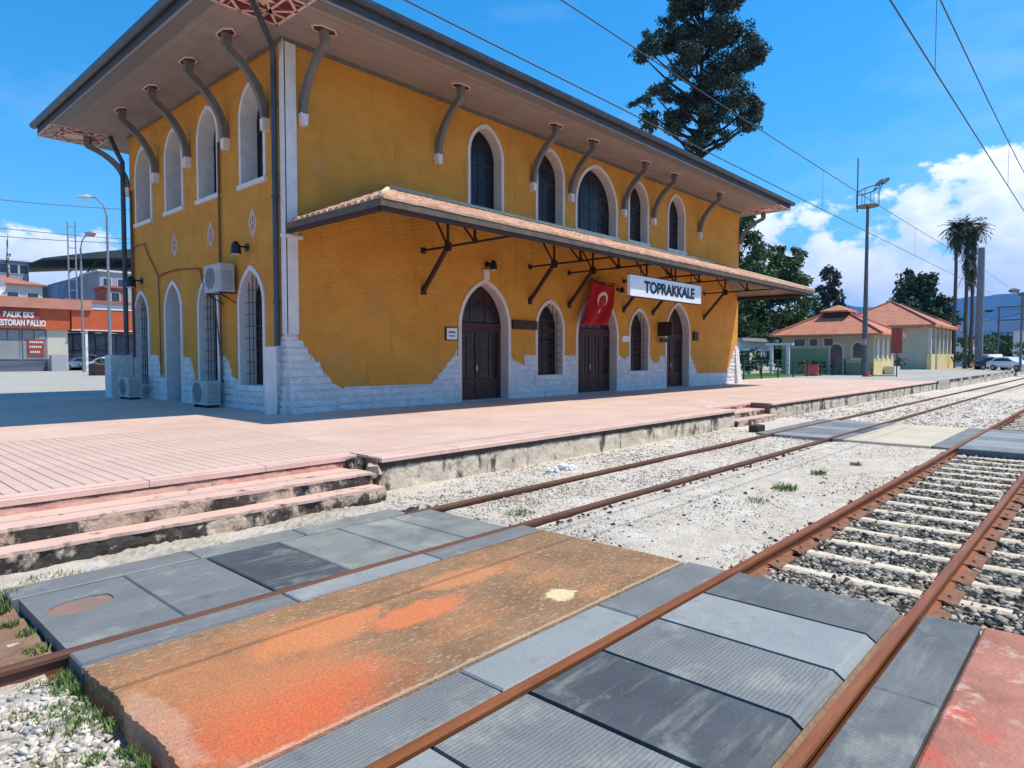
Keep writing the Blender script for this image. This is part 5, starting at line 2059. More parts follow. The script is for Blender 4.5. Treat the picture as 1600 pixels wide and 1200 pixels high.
wt = thing('overhead_wire', 'pair of overhead wires above the near track at upper right', 'overhead wire', (10, 2, 6), 'overhead wires above the tracks')
MB().tube([(x, 2.0, z) for x, z in cat_pts(-4, 330, 50, 5.98, 0.12)], 0.010, 5).build('contact_wire', M['wire'], wt)
MB().tube([(x, 2.0, z) for x, z in cat_pts(-4, 330, 50, 6.95, 0.75)], 0.010, 5).build('messenger_wire', M['wire'], wt)
for x in (10.97, 19.3, 28, 37):
    MB().tube([(x, 2, 5.98), (x, 2, 7.1)], 0.004, 4).build('dropper', M['wire'], wt)
wt = thing('overhead_wire', 'pair of overhead wires above the platform track passing in front of the tall pine', 'overhead wire', (10, 6, 6), 'overhead wires above the tracks')
MB().tube([(x, 6.0, z) for x, z in cat_pts(-4, 330, 50, 5.98, 0.03)], 0.010, 5).build('contact_wire', M['wire'], wt)
MB().tube([(x, 6.0, z) for x, z in cat_pts(-4, 330, 50, 7.03, 0.20)], 0.010, 5).build('messenger_wire', M['wire'], wt)
for x in (19.0, 30):
    MB().tube([(x, 6, 5.98), (x, 6, 7.05)], 0.004, 4).build('dropper', M['wire'], wt)

# ------------------------------------------------------------------ floodlight mast and poles
ms = thing('floodlight_mast', 'tall slim floodlight mast with a railed platform and antenna beside the small tiled building', 'mast', (59.9, 15.4, 0.5))
mx_, my_ = 59.95, 15.42
MB().tube([(mx_, my_, 0.45), (mx_, my_, 2.6), (mx_, my_, 9), (mx_, my_, 14.3)], [0.24, 0.22, 0.15, 0.11], 10).build('pole', M['polegrey'], ms)
MB().tube([(mx_ - .14, my_ + .75, 13.9), (mx_ - .14, my_ + .75, 18.3)], 0.05, 6).build('antenna', M['polegrey'], ms)
pf = MB()
for z in (14.3, 15.6):
    n = 8
    rr = 0.85
    P = [(mx_ + rr * math.cos(2 * PI * i / n), my_ + rr * math.sin(2 * PI * i / n), z + (0.25 * math.sin(2 * PI * i / n) * -1 if z > 15 else 0)) for i in range(n + 1)]
    pf.tube(P, 0.045, 6, cap=False)
for i in range(8):
    a = 2 * PI * i / 8
    pf.bar((mx_ + .85 * math.cos(a), my_ + .85 * math.sin(a), 14.3), (mx_ + .85 * math.cos(a), my_ + .85 * math.sin(a), 15.6), .04)
for a in (0, PI / 2, PI, 3 * PI / 2):
    pf.bar((mx_, my_, 14.1), (mx_ + .85 * math.cos(a), my_ + .85 * math.sin(a), 14.3), .05)
pf.build('railing', M['polegrey'], ms)
MB().tube([(mx_, my_, 14.26), (mx_, my_, 14.34)], 0.8, 8).build('platform', M['galv'], ms)
for dx, dy in ((.25, -.55), (.05, -1.0)):
    c = Vector((mx_ + dx, my_ + dy, 16.0))
    MB().bar(c, c + Vector((-.1, .1, -.5)), .05).bar(c + Vector((-.3, -.1, -.1)), c + Vector((.3, -.35, .35)), .28, .22).build('floodlight', M['polegrey'], ms)
MB().box(mx_ - .4, mx_ + .1, my_ - .15, my_ + .15, 3.0, 3.5).build('switch_box', M['galv'], ms)

cp = thing('catenary_pole', 'thick grey catenary pole standing on the far platform in front of the palms', 'pole', (99.3, 12.6, 0.5))
MB().tube([(99.3, 12.7, 0.4), (99.3, 12.7, 8), (99.3, 12.7, 15.4)], [0.46, 0.42, 0.36], 10).build('pole', M['polelight'], cp)
ca = MB().tube([(99.3, 12.7, 7.6), (99.3, 6.0, 7.9)], 0.06, 6).tube([(99.3, 12.7, 6.3), (99.3, 6.0, 7.8)], 0.05, 6).tube([(99.3, 6.0, 7.9), (99.3, 6.0, 6.0)], 0.04, 6)
ca.build('cantilever_arm', M['polegrey'], cp)
MB().tube([(99.3, 12.1, 7.6), (99.3, 11.4, 7.65)], 0.14, 8).build('insulator', M['black'], cp)

sp = thing('sign_frame', 'small red panel on two thin posts beside the floodlight mast', 'sign', (58.5, 12.6, 0.5))
MB().bar((57.2, 12.45, 0.5), (57.2, 12.45, 2.6), .07).bar((56.6, 14.0, .5), (56.6, 14.0, 1.2), .07).bar((57.2, 12.45, .58), (56.6, 14.0, .58), .06).build('post', M['darkmetal'], sp)
MB().box(57.1, 57.18, 12.1, 12.85, 2.3, 4.2).build('panel', M['brick'], sp)
MB().tube([(56.4, 14.35, 0.5), (56.4, 14.35, 0.9)], [0.3, .16], 8).build('weight', M['brick'], sp)

# ------------------------------------------------------------------ small tiled buildings by the far platform
def hip_roof(mb, x0, x1, y0, y1, ze, zr, over=0.8, t=0.14):
    x0 -= over
    x1 += over
    y0 -= over
    y1 += over
    w = min(x1 - x0, y1 - y0) / 2
    if x1 - x0 > y1 - y0:
        ra, rb = (x0 + w, (y0 + y1) / 2, zr), (x1 - w, (y0 + y1) / 2, zr)
        f = [(0, 1, 5, 4), (1, 2, 5), (2, 3, 4, 5), (3, 0, 4)]
    else:
        ra, rb = ((x0 + x1) / 2, y0 + w, zr), ((x0 + x1) / 2, y1 - w, zr)
        f = [(0, 1, 4), (1, 2, 5, 4), (2, 3, 5), (3, 0, 4, 5)]
    mb.add([(x0, y0, ze), (x1, y0, ze), (x1, y1, ze), (x0, y1, ze), ra, rb, (x0, y0, ze - t), (x1, y0, ze - t), (x1, y1, ze - t), (x0, y1, ze - t)],
           f + [(6, 7, 8, 9), (0, 1, 7, 6), (1, 2, 8, 7), (2, 3, 9, 8), (3, 0, 6, 9)])
    return ra, rb, (x0, x1, y0, y1)


b1 = thing('tiled_cottage', 'small sage green and cream cottage with red hipped roof and a roof lantern', 'building', (64.5, 18.7, 0.5))
bx0, bx1, by0, by1 = 61.4, 68.0, 15.1, 22.7
MB().box(bx0, bx1, by0, by1, 0.5, 3.9).build('wall', M['beigewall'], b1)
MB().box(bx0 - .03, bx0 - .002, 17.95, by1, 0.5, 2.75).build('green_panel', M['greenwall'], b1)
MB().box(bx0 - .03, bx0 - .002, by0 + .02, 17.9, 0.5, 1.5).build('green_panel', M['greenwall'], b1)
MB().box(bx0 + .02, bx1, by0 - .03, by0 - .002, 0.5, 1.9).build('yellow_panel', M['yellowwall'], b1)
for x in (62.0, 63.6, 65.2, 66.8):
    MB().box(x, x + .55, by0 - .12, by0 - .031, 1.9, 3.55).build('pilaster', M['cream'], b1)
MB().box(64.4, 66.4, by0 - .9, by0 - .121, 0.5, 1.2).build('porch_block', M['cream'], b1)
rb = MB()
hip_roof(rb, bx0, bx1, by0, by1, 3.98, 6.2)
# tile courses stand proud as thin ridges
rf1 = rb.build('roof', M['tile_far'], b1)
hpb = MB()
w1 = (bx1 - bx0 + 1.6) / 2
for cx_, cy_ in ((bx0 - .8, by0 - .8), (bx1 + .8, by0 - .8), (bx0 - .8, by1 + .8)):
    ty = by0 - .8 + w1 if cy_ < 18 else by1 + .8 - w1
    hpb.tube([(cx_, cy_, 4.02), ((bx0 + bx1) / 2, ty, 6.24)], 0.11, 6)
hpb.build('hip_ridge', M['redroof'], rf1)
lt = MB().box(63.4, 65.8, 17.9, 19.7, 5.2, 6.1).build('roof_lantern', M['darkmetal'], rf1)
rb = MB()
hip_roof(rb, 63.4, 65.8, 17.9, 19.7, 6.15, 6.7, 0.3)
rb.build('lantern_roof', M['tile_far'], rf1)
for y, w, h in ((21.1, .9, .62), (19.9, .6, .62), (18.65, .7, .62)):
    f = MB().box(bx0 - .07, bx0 - .031, y - w / 2 - .12, y + w / 2 + .12, 3.3 - h / 2 - .12, 3.3 + h / 2 + .12).build('window', M['cream'], b1)
    MB().box(bx0 - .09, bx0 - .071, y - w / 2, y + w / 2, 3.3 - h / 2, 3.3 + h / 2).build('pane', M['winfar'], f)
f = MB().prism(arch(18.0, 1.3, 0.5, 3.3, 1.0, 6), lambda s, t, d: (bx0 + d, s, t), -0.08, -0.032).build('door', M['cream'], b1)
MB().prism(arch(18.0, .95, 0.5, 3.1, 1.0, 6), lambda s, t, d: (bx0 + d, s, t), -0.11, -0.081).build('door_leaf', M['winfar'], f)
f = MB().prism(arch(16.3, 1.15, 1.75, 3.4, 1.0, 6), lambda s, t, d: (bx0 + d, s, t), -0.08, -0.032).build('window', M['cream'], b1)
MB().prism(arch(16.3, .75, 1.95, 3.2, 1.0, 6), lambda s, t, d: (bx0 + d, s, t), -0.11, -0.081).build('pane', M['winfar'], f)

b2 = thing('waiting_hall', 'larger cream building with a long red hipped roof and tall piers, behind the small cottage', 'building', (102, 22, 0.5))
qx0, qx1, qy0, qy1 = 93.4, 109.5, 17.1, 27.5
MB().box(qx0, qx1, qy0, qy1, 0.4, 6.0).build('wall', M['beigewall'], b2)
MB().box(qx0 - .04, qx0 - .002, qy0 + .6, qy1, .5, 5.6).build('green_panel', M['beigewall'], b2)
MB().box(qx0 - .3, qx1 + .1, qy0 - .5, qy0 - .002, .4, 2.4).build('plinth', M['yellowwall'], b2)
for k in range(7):
    x = qx0 + .1 + k * 2.55
    p = MB().box(x, x + .5, qy0 - .38, qy0 - .002, 2.42, 5.6).build('pier', M['cream'], b2)
    if k < 6:
        f = MB().box(x + .6, x + 2.45, qy0 - .10, qy0 - .004, 2.5, 5.3).build('window', M['greywall'], b2)
        MB().box(x + .75, x + 2.3, qy0 - .13, qy0 - .101, 2.65, 5.15).build('pane', M['winfar'], f)
f = MB().box(qx0 - .10, qx0 - .041, 23.0, 25.0, 2.6, 4.2).build('window', M['cream'], b2)
MB().box(qx0 - .13, qx0 - .101, 23.2, 24.8, 2.8, 4.0).build('pane', M['winfar'], f)
rb = MB()
hip_roof(rb, qx0, qx1, qy0, qy1, 5.95, 9.3, 0.95, .3)
rf2 = rb.build('roof', M['tile_far'], b2)
hpb = MB()
w1 = (qy1 - qy0 + 1.9) / 2
for cx_, sx in ((qx0 - .95, 1), (qx1 + .95, -1)):
    for cy_ in (qy0 - .95, qy1 + .95):
        hpb.tube([(cx_, cy_, 6.0), (cx_ + sx * w1, (qy0 + qy1) / 2, 9.35)], 0.14, 6)
hpb.build('hip_ridge', M['redroof'], rf2)

# fence along the lawn
def fence(label, pts, h, posts, bars, m, postw=.08, diag=False, name='lawn_fence'):
    f = thing(name, label, 'fence', pts[0])
    P = [Vector(p) for p in pts]
    tot = sum((b - a).length for a, b in zip(P, P[1:]))
    for a, b in zip(P, P[1:]):
        n = max(1, round((b - a).length / posts))
        for i in range(n + 1):
            c = a.lerp(b, i / n)
            MB().bar(c, c + Vector((0, 0, h)), postw).build('post', m, f)
        for k in range(bars):
            z = h * (0.15 + 0.8 * k / max(1, bars - 1))
            MB().bar(a + Vector((0, 0, z)), b + Vector((0, 0, z)), .035).build('rail', m, f)
        if diag:
            for i in range(n):
                p, q = a.lerp(b, i / n), a.lerp(b, (i + 1) / n)
                MB().bar(p + Vector((0, 0, .15 * h)), q + Vector((0, 0, .9 * h)), .025).build('brace', m, f)
    return f


fence('dark green metal fence round the lawn at the far end of the station', [(43.2, 18.45, .5), (61.0, 17.2, .5)], 1.35, 2.6, 4, M['greenfence'], .09, True)
rbx = thing('utility_box', 'coral red box standing against the green fence', 'box', (55.8, 18.2, .5))
MB().cbox(55.6, 56.1, 17.75, 18.75, 0.5, 1.35, .04).build('body', M['coral'], rbx)
MB().cbox(55.55, 56.15, 17.7, 18.8, 1.351, 1.42, .02).build('lid', M['coral'], rbx)


# ------------------------------------------------------------------ trees
def leaves(clumps, leaf, per, seed, flat=1.0):
    r = np.random.default_rng(seed)
    Cs, Rs = [], []
    allp, alln = [], []
    for (cx_, cy_, cz_, rad) in clumps:
        n = int(per * (rad ** 2))
        d = r.normal(0, 1, (n, 3))
        d /= np.linalg.norm(d, axis=1)[:, None]
        # sub-clumps give an uneven surface
        k = 14
        sub = r.normal(0, 1, (k, 3))
        sub /= np.linalg.norm(sub, axis=1)[:, None]
        sub *= rad * r.uniform(.35, .85, (k, 1))
        pick = r.integers(0, k, n)
        rr = rad * 0.40 * r.random(n) ** 0.5
        p = sub[pick] + d * rr[:, None]
        p[:, 2] *= flat
        allp.append(p + np.array([cx_, cy_, cz_]))
        alln.append(d)
    P = np.concatenate(allp)
    n = len(P)
    a = r.normal(0, 1, (n, 3))
    a /= np.linalg.norm(a, axis=1)[:, None]
    b = np.cross(a, r.normal(0, 1, (n, 3)))
    b /= np.linalg.norm(b, axis=1)[:, None]
    s = leaf * r.uniform(.6, 1.4, (n, 1))
    V = np.stack([P - a * s - b * s * .45, P + a * s * .2 - b * s * .55, P + a * s, P + b * s * .55], 1).reshape(-1, 3)
    F = np.arange(4 * n).reshape(n, 4)
    return V, F


def tree(name, label, base, clumps, leaf, per, m, seed, trunk_r=0.35, group=None, flat=.8, bark='bark', limbs=True):
    t = thing(name, label, 'tree', base, group)
    V, F = leaves(clumps, leaf, per, seed, flat)
    me = bpy.data.meshes.new('crown')
    fast_mesh(me, V, F)
    me.materials.append(m)
    link('crown', me, t)
    b = Vector(base)
    top = max(c[2] for c in clumps)
    cx_ = sum(c[0] for c in clumps) / len(clumps)
    cy_ = sum(c[1] for c in clumps) / len(clumps)
    r = random.Random(seed)
    mb = MB()
    pts = []
    for i in range(8):
        q = i / 7
        pts.append((b.x + (cx_ - b.x) * q + r.uniform(-.15, .15), b.y + (cy_ - b.y) * q + r.uniform(-.15, .15), b.z + (top - b.z) * q * .95))
    mb.tube(pts, [trunk_r * (1 - .85 * i / 7) for i in range(8)], 8)
    for c in clumps:
        if not limbs:
            break
        z = min(c[2] - c[3] * .3, top * .95)
        z0 = max(b.z + (top - b.z) * .25, z - abs(c[0] - cx_) * .5 - 1.0)
        q = (z0 - b.z) / (top - b.z) / .95
        q = min(max(q, 0), 1)
        s0 = Vector((b.x + (cx_ - b.x) * q, b.y + (cy_ - b.y) * q, z0))
        e = Vector(c[:3])
        md = s0.lerp(e, .5) + Vector((0, 0, -.3))
        mb.tube([s0, md, e], [trunk_r * .3, trunk_r * .2, trunk_r * .06], 5)
    mb.build('trunk', M[bark], t)
    return t


RV = Vector((math.sin(R(42.4)), -math.cos(R(42.4)), 0))      # a horizontal axis across the pine's broad side
FV = Vector((math.cos(R(42.4)), math.sin(R(42.4)), 0))
pc = Vector((53.4, 27.2, 0))
PL = [(0, 41.5, 2.8), (-1.8, 32, 1.6), (-0.3, 32.4, 2.4), (1.8, 32.0, 2.2), (3.3, 30.4, 1.9), (-1.1, 30.0, 2.3), (-2.9, 29.6, 1.5), (-4.2, 28.2, 1.4), (-5.3, 27.4, .9), (1.2, 29.0, 2.5),
      (3.8, 28.2, 2.1), (5.4, 28.2, 1.0), (-.4, 27.6, 2.2), (1.6, 26.2, 2.3), (3.3, 26.6, 1.8), (4.6, 27.2, 1.1), (.2, 24.6, 2.1), (-2.6, 24.9, 1.3), (-4.3, 24.0, 1.2), (-5.2, 23.6, .7),
      (2.3, 24.0, 2.3), (4.3, 23.6, 1.7), (5.4, 23.0, .9), (3.9, 21.7, 1.3), (-1.6, 23.0, 1.8), (-3.8, 22.6, 1.3), (.7, 21.9, 1.8), (1.7, 20.6, 1.2), (-.2, 20.4, 1.4), (-2.4, 21.3, 1.1)]
PL = [(0.0, 34.6, 2.4)] + PL[1:]
cl_ = []
rr_ = random.Random(5)
for a, z, r_ in PL:
    k = 1 if r_ < 1.3 else 2
    for q in range(k):
        dp_ = rr_.uniform(-2.2, 2.2) * (1 if q else .6)
        p = pc + RV * (a + rr_.uniform(-.3, .3)) + FV * dp_
        cl_.append((p.x, p.y, z + rr_.uniform(-.3, .3), r_ * (.8 if k == 2 else 1)))
cl_ = [(a, b, c, d * 1.03) for a, b, c, d in cl_]
tree('pine_tree', 'tall dark pine rising above the station roof', (53.4, 27.2, .4), cl_, 0.115, 500, M['needle'], 3, .5, flat=.8, bark='barkdark')


def blob_tree(name, label, x, y, h, w, leaf, per, m, seed, base_z=.4, low=.25, trunk=.35, n=16, group=None, top_taper=.5):
    r = random.Random(seed)
    cl = []
    for i in range(n):
        q = (i + .5) / n
        z = base_z + h * (low + (1 - low) * q)
        rad = w * (1 - top_taper * q) * (0.55 + 0.45 * math.sin(min(1, q * 3 + .25) * PI / 2))
        a = i * 2.4 + r.uniform(-.4, .4)
        rr = rad * r.uniform(.25, .65)
        cl.append((x + rr * math.cos(a), y + rr * math.sin(a), z - .1 * h * (1 - q) * .3, rad * r.uniform(.42, .62)))
    return tree(name, label, (x, y, base_z), cl, leaf, per, m, seed, trunk, group)


G1 = 'leafy trees beyond the end of the station'
blob_tree('leafy_tree', 'tall leafy green tree showing just past the right end of the station roof', 67.5, 29.5, 16.5, 5.6, .22, 190, M['leaf'], 11, n=22, low=.12, group=G1)
blob_tree('leafy_tree', 'rounded green tree to the right of the tallest leafy tree, over the cottage roof', 72.5, 26.2, 13.2, 5.0, .22, 180, M['leaf'], 12, n=20, low=.1, group=G1)
blob_tree('leafy_tree', 'dense dark tree low behind the lawn fence at the station corner', 62.0, 30.0, 10.5, 5.0, .22, 160, M['leafdark'], 13, n=18, low=.12, group=G1)
blob_tree('conifer_tree', 'dark conical conifer behind the cottage roof lantern', 105.2, 32.0, 15.0, 5.0, .28, 110, M['needle'], 14, n=26, low=.15, top_taper=.72)
blob_tree('round_tree', 'round dark green tree showing behind the waiting hall roof, left of the palms', 139, 26.5, 16.5, 6.4, .36, 60, M['leafdark'], 15, n=20, low=.35, top_taper=.3)
blob_tree('round_tree', 'smaller round tree right beside the big round tree behind the hall', 138, 23.6, 11.0, 3.0, .36, 60, M['leafdark'], 16, n=12, low=.3, top_taper=.3)


def bush(label, x, y, z, w, h, m, seed, leaf=.2, per=60, group=None, name='bush'):
    r = random.Random(seed)
    cl = [(x + r.uniform(-.6, .6) * w, y + r.uniform(-.6, .6) * w, z + h * r.uniform(.25, .7), w * r.uniform(.35, .6)) for _ in range(7)]
    t = thing(name, label, 'bush', (x, y, z), group)
    V, F = leaves(cl, leaf, per, seed, .8)
    V[:, 2] = np.maximum(V[:, 2], z + .02)
    me = bpy.data.meshes.new('foliage')
    fast_mesh(me, V, F)
    me.materials.append(m)
    link('foliage', me, t)
    mb = MB()
    for c in cl[:4]:
        mb.tube([(x, y, z), (c[0], c[1], c[2])], .04, 5)
    mb.build('stem', M['bark'], t)
    return t


bush('bright green bush between the waiting hall and the palms', 119, 18.3, .4, 3.0, 6.0, M['leaf'], 21, .35, 26)
bush('dark bush at the foot of the palms beside the waiting hall', 104, 14.9, .4, 1.6, 2.6, M['leafdark'], 22, .22, 40)
bush('green bush at the far right edge behind the parked cars', 119, 9.0, .4, 3.2, 5.2, M['leaf'], 23, .35, 26)
bush('dark hedge clump behind the red panel between the two tiled buildings', 80, 18.6, .4, 2.2, 2.4, M['leafdark'], 24, .2, 60)
bush('dark shrub in front of the cottage behind the green fence', 60.2, 19.6, .5, 1.4, 1.5, M['leafdark'], 25, .14, 90)


for k, (x, y, w, h) in enumerate(((150, 9.5, 4, 5), (165, 15.5, 5, 6.5), (178, 12.0, 5, 6), (196, 8.5, 6, 6), (210, 22, 7, 9), (185, 24, 6, 8))):
    bush(('nearest of the far hedges, at the right edge by the track', 'far hedge behind the steel gantry', 'far hedge right of the steel gantry', 'far hedge close to the track, at the right edge', 'farthest clump of trees left of the palms', 'far clump of trees just behind the palms')[k],
         x, y, .3, w, h, M['leaf'] if k % 2 else M['leafdark'], 50 + k, .5, 16, 'far hedges along the yard', 'far_hedge')


bush('dark leafy shrub in front of the white kiosk past the station corner', 58.0, 24.3, .5, 1.6, 2.8, M['leafdark'], 71, .16, 110)
bush('smaller dark shrub on the lawn left of the white gate frame', 53.5, 21.4, .5, 0.9, 2.2, M['leafdark'], 72, .14, 130)


def palm(label, x, y, h, lean, seed, skirt=2.0, fr=56):
    t = thing('palm_tree', label, 'palm tree', (x, y, .4), 'tall palms at the far end of the platform')
    r = random.Random(seed)
    pts = [(x + lean * (i / 8) ** 2, y + r.uniform(-.05, .05), .4 + h * i / 8) for i in range(9)]
    MB().tube(pts, [.27 - .10 * i / 8 for i in range(9)], 8).build('trunk', M['palmbark'], t)
    tx, ty, tz = pts[-1]
    mb = MB()
    for i in range(fr + 60):
        old = i >= fr
        a = r.uniform(0, 2 * PI)
        el = r.uniform(R(-25), R(70)) if not old else r.uniform(R(-86), R(-45))
        L_ = r.uniform(1.8, 2.6) if not old else r.uniform(1.5, 2.8)
        z0 = tz if not old else tz - r.uniform(0, skirt)
        P = []
        e = el
        p = Vector((tx, ty, z0))
        for k in range(6):
            P.append(p.copy())
            p = p + Vector((math.cos(a) * math.cos(e), math.sin(a) * math.cos(e), math.sin(e))) * L_ / 5
            e -= R(16) if not old else R(3)
        # leaflets: fan-like blade
        for k in range(1, 6):
            for sgn in (-1, 1):
                for q in range(2):
                    side = Vector((-math.sin(a), math.cos(a), 0)) * sgn
                    ll = r.uniform(.5, .95) * (1.2 - .1 * k)
                    b = P[k] + (P[k - 1] - P[k]) * r.random()
                    tip = b + side * ll * .55 + (P[k] - P[k - 1]).normalized() * ll * .7 + Vector((0, 0, -.25 * ll))
                    w = (P[k] - P[k - 1]).normalized() * .10
                    mb.add([b - w, b + w, tip], [(0, 1, 2)])
    mb.build('fronds', M['palm'], t, fix=False)
    return t


palm('tall palm, the left of the group with the thin bent trunk', 108.0, 16.7, 19.0, .4, 31, 1.2)
palm('tall palm, the middle one with a thick skirt of dead fronds', 108.9, 15.5, 19.4, 0, 32, 7.0)
palm('tall palm, the right of the group next to the grey pole', 109.6, 14.9, 18.6, .2, 33, 6.0)

# ------------------------------------------------------------------ cars
def car(label, x, y, yaw, m, z=.5, kind='hatch', group='parked cars'):
    t = thing('parked_car', label, 'car', (x, y, z), group)
    t.rotation_euler = (0, 0, yaw)
    L_, W = (4.2, 1.72)
    if kind == 'van':
        prof = [(-2.1, .35), (-2.12, .95), (-1.95, 1.05), (-1.85, 1.75), (-1.6, 1.85), (1.2, 1.85), (1.55, 1.3), (2.1, 1.05), (2.15, .6), (2.1, .35)]
        glass = [(-1.75, 1.1), (-1.68, 1.66), (.95, 1.7), (1.35, 1.15)]
    else:
        prof = [(-2.05, .35), (-2.1, .75), (-2.0, .98), (-1.55, 1.08), (-1.1, 1.45), (-.4, 1.52), (.35, 1.46), (1.05, 1.02), (1.85, .86), (2.08, .68), (2.1, .35)]
        glass = [(-1.4, 1.06), (-1.03, 1.36), (-.4, 1.42), (.3, 1.37), (.85, 1.04)]

    def loc(o):
        o.parent = t
        o.location = (0, 0, 0)
        return o
    mb = MB()
    n = len(prof)
    for sy, inset in ((-1, 0), (-.82, 1), (.82, 1), (1, 0)):
        pass
    ys = [(-W / 2, .0), (-W / 2 + .06, .05), (W / 2 - .06, .05), (W / 2, .0)]
    rows = []
    for yy, gr in ys:
        for px_, pz_ in prof:
            ta = 1 - .10 * max(0, (pz_ - .9) / .6)
            mb.v.append((px_ * (1 + gr * .15), yy * ta, pz_ + (gr * .5 if pz_ > .5 else 0)))
    for k in range(3):
        for i in range(n):
            j = (i + 1) % n
            mb.f.append((k * n + i, k * n + j, (k + 1) * n + j, (k + 1) * n + i))
    mb.f.append(tuple(range(n)))
    mb.f.append(tuple(3 * n + i for i in range(n))[::-1])
    o = MB.build(mb, 'body', m, None, True)
    loc(o)
    g = MB()
    for s in (-1, 1):
        vs = []
        for gx, gz_ in glass:
            ta = 1 - .10 * max(0, (gz_ - .9) / .6)
            vs.append((gx, s * (W / 2 * ta + .012), gz_))
        g.add(vs, [tuple(range(len(vs)))])
    # windscreens
    for (ax_, az), (bx_, bz) in (((glass[-2][0] + .12, glass[-2][1] + .04), (glass[-1][0] + .18, glass[-1][1])), ((glass[0][0] - .16, glass[0][1] + .02), (glass[1][0] - .1, glass[1][1] + .06))):
        g.add([(ax_, -.62, az), (ax_, .62, az), (bx_, .7, bz), (bx_, -.7, bz)], [(0, 1, 2, 3)])
    loc(g.build('window', M['carglass'], None, fix=False))
    for wx in (-1.3, 1.3):
        for s in (-1, 1):
            w = MB().tube([(wx, s * (W / 2 - .2), .32), (wx, s * (W / 2 + .02), .32)], .32, 16)
            wo = loc(w.build('wheel', M['tyre'], None))
            rm = MB().tube([(wx, s * (W / 2 + .021), .32), (wx, s * (W / 2 + .03), .32)], .2, 12).build('rim', M['galv'], None)
            rm.parent = wo
            rm.location = (0, 0, 0)
    for s in (-1, 1):
        loc(MB().box(1.95, 2.13, s * .55 - .17, s * .55 + .17, .64, .8).build('headlight', M['lens'], None))
        loc(MB().box(-2.13, -1.98, s * .6 - .14, s * .6 + .14, .7, .9).build('tail_light', M['coral'], None))
    return t


car('white car parked beside the orange shop, nose towards the lamp posts', 22.3, 88.0, R(200), M['carwhite'], kind='hatch')
car('dark car parked behind the white one under the orange canopy', 24.6, 91.6, R(190), M['cardark'])
car('silver car parked beyond the dark car near the station back corner', 24.6, 86.9, R(175), M['carsilver'])
car('white van standing behind the low white car under the canopy', 23.9, 93.4, R(180), M['carwhite'], kind='van')
car('white pickup-like car parked right of the waiting hall by the palms', 104.5, 11.9, R(200), M['carwhite'], kind='van')
car('dark purple-grey car parked side on near the right edge', 96.5, 10.9, R(-65), M['cardark'])
car('white car parked at the far right edge with its nose to the track', 92.5, 8.9, R(-120), M['carwhite'])

# street lamps
def street_lamp(label, x, y, h, arm, heading, m='galv', head='long'):
    t = thing('street_lamp', label, 'street lamp', (x, y, .5))
    d = Vector((math.cos(heading), math.sin(heading), 0))
    b = Vector((x, y, .5))
    MB().tube([b, b + Vector((0, 0, h * .9))], [.13, .08], 8).build('pole', M[m], t)
    P = [b + Vector((0, 0, h * .9)), b + Vector((0, 0, h * .96)) + d * arm * .2, b + Vector((0, 0, h)) + d * arm * .65, b + Vector((0, 0, h * 1.005)) + d * arm]
    MB().tube(P, .06, 6).build('arm', M[m], t)
    e = P[-1]
    hd = MB()
    if head == 'long':
        hd.tube([e - d * .1, e + d * .3, e + d * .95], [.08, .2, .12], 8)
    else:
        hd.tube([e + Vector((0, 0, .25)), e + Vector((0, 0, .05)), e + Vector((0, 0, -.22))], [.12, .55, .35], 10)
    hd.build('lamp_head', M['lens'] if head == 'long' else M[m], t)
    return t


left_h = math.atan2(.738, -.674)
street_lamp('tall galvanised street lamp with a curved arm nearest the station back corner', 16.55, 56.2, 13.4, 1.2, left_h)
street_lamp('street lamp with a round head standing beside the orange shop canopy', 20.0, 76.0, 13.6, 1.0, left_h + PI, head='round')
lr_ = street_lamp('dark lamp post with a dish head at the far right edge', 89.7, 7.75, 8.6, .9, left_h, 'polegrey', 'round')
la = thing('lattice_tower', 'white ladder-like lattice mast behind the orange canopy', 'tower', (31.5, 118, .5))
lx, ly = 29.9, 118.0
for dx in (-.5, .5):
    MB().bar((lx + dx, ly, .4), (lx + dx, ly, 22.5), .16).build('leg', M['galv'], la)
for k in range(14):
    MB().bar((lx - .5, ly, 1 + k * 1.6), (lx + .5, ly, 1 + k * 1.6), .1).build('rung', M['galv'], la)

# ------------------------------------------------------------------ shop on the left
sh = thing('orange_shop', 'low shop with salmon cornice, dark red name board and an orange canopy', 'shop', (10, 88, .5))
sY = 85.6
MB().box(-8, 18.7, sY, sY + 14, .5, 7.6).build('wall', M['greywall'], sh)
MB().box(-8, 16.8, sY - .02, sY - .001, 0.5, 1.7).build('plinth', M['shopdark'], sh)
MB().box(16.81, 18.72, sY - .05, sY - .021, .5, 5.0).build('side_panel', M['cream'], sh)
MB().box(-8, 18.9, sY - .4, sY - .06, 5.0, 7.2).build('fascia', M['orange'], sh)
cb = MB().box(-8.3, 20.9, sY - .9, sY + 14, 7.2, 8.3)
cb.build('cornice', M['salmon'], sh)
nb_ = MB().box(-8, 16.05, sY - .55, sY - .401, 5.02, 7.1).build('name_board', M['brick'], sh)
fnS = lambda s, t, d: (s, sY - .55 + d, t)
text_mesh('BALIK EKS', 'lettering', M['signwhite'], fnS, 2.6, .62, 14.25, 6.45, -.02, nb_, .03)
text_mesh('RESTORAN BALLIO', 'lettering', M['signwhite'], fnS, 4.4, .66, 14.4, 5.6, -.02, nb_, .03)
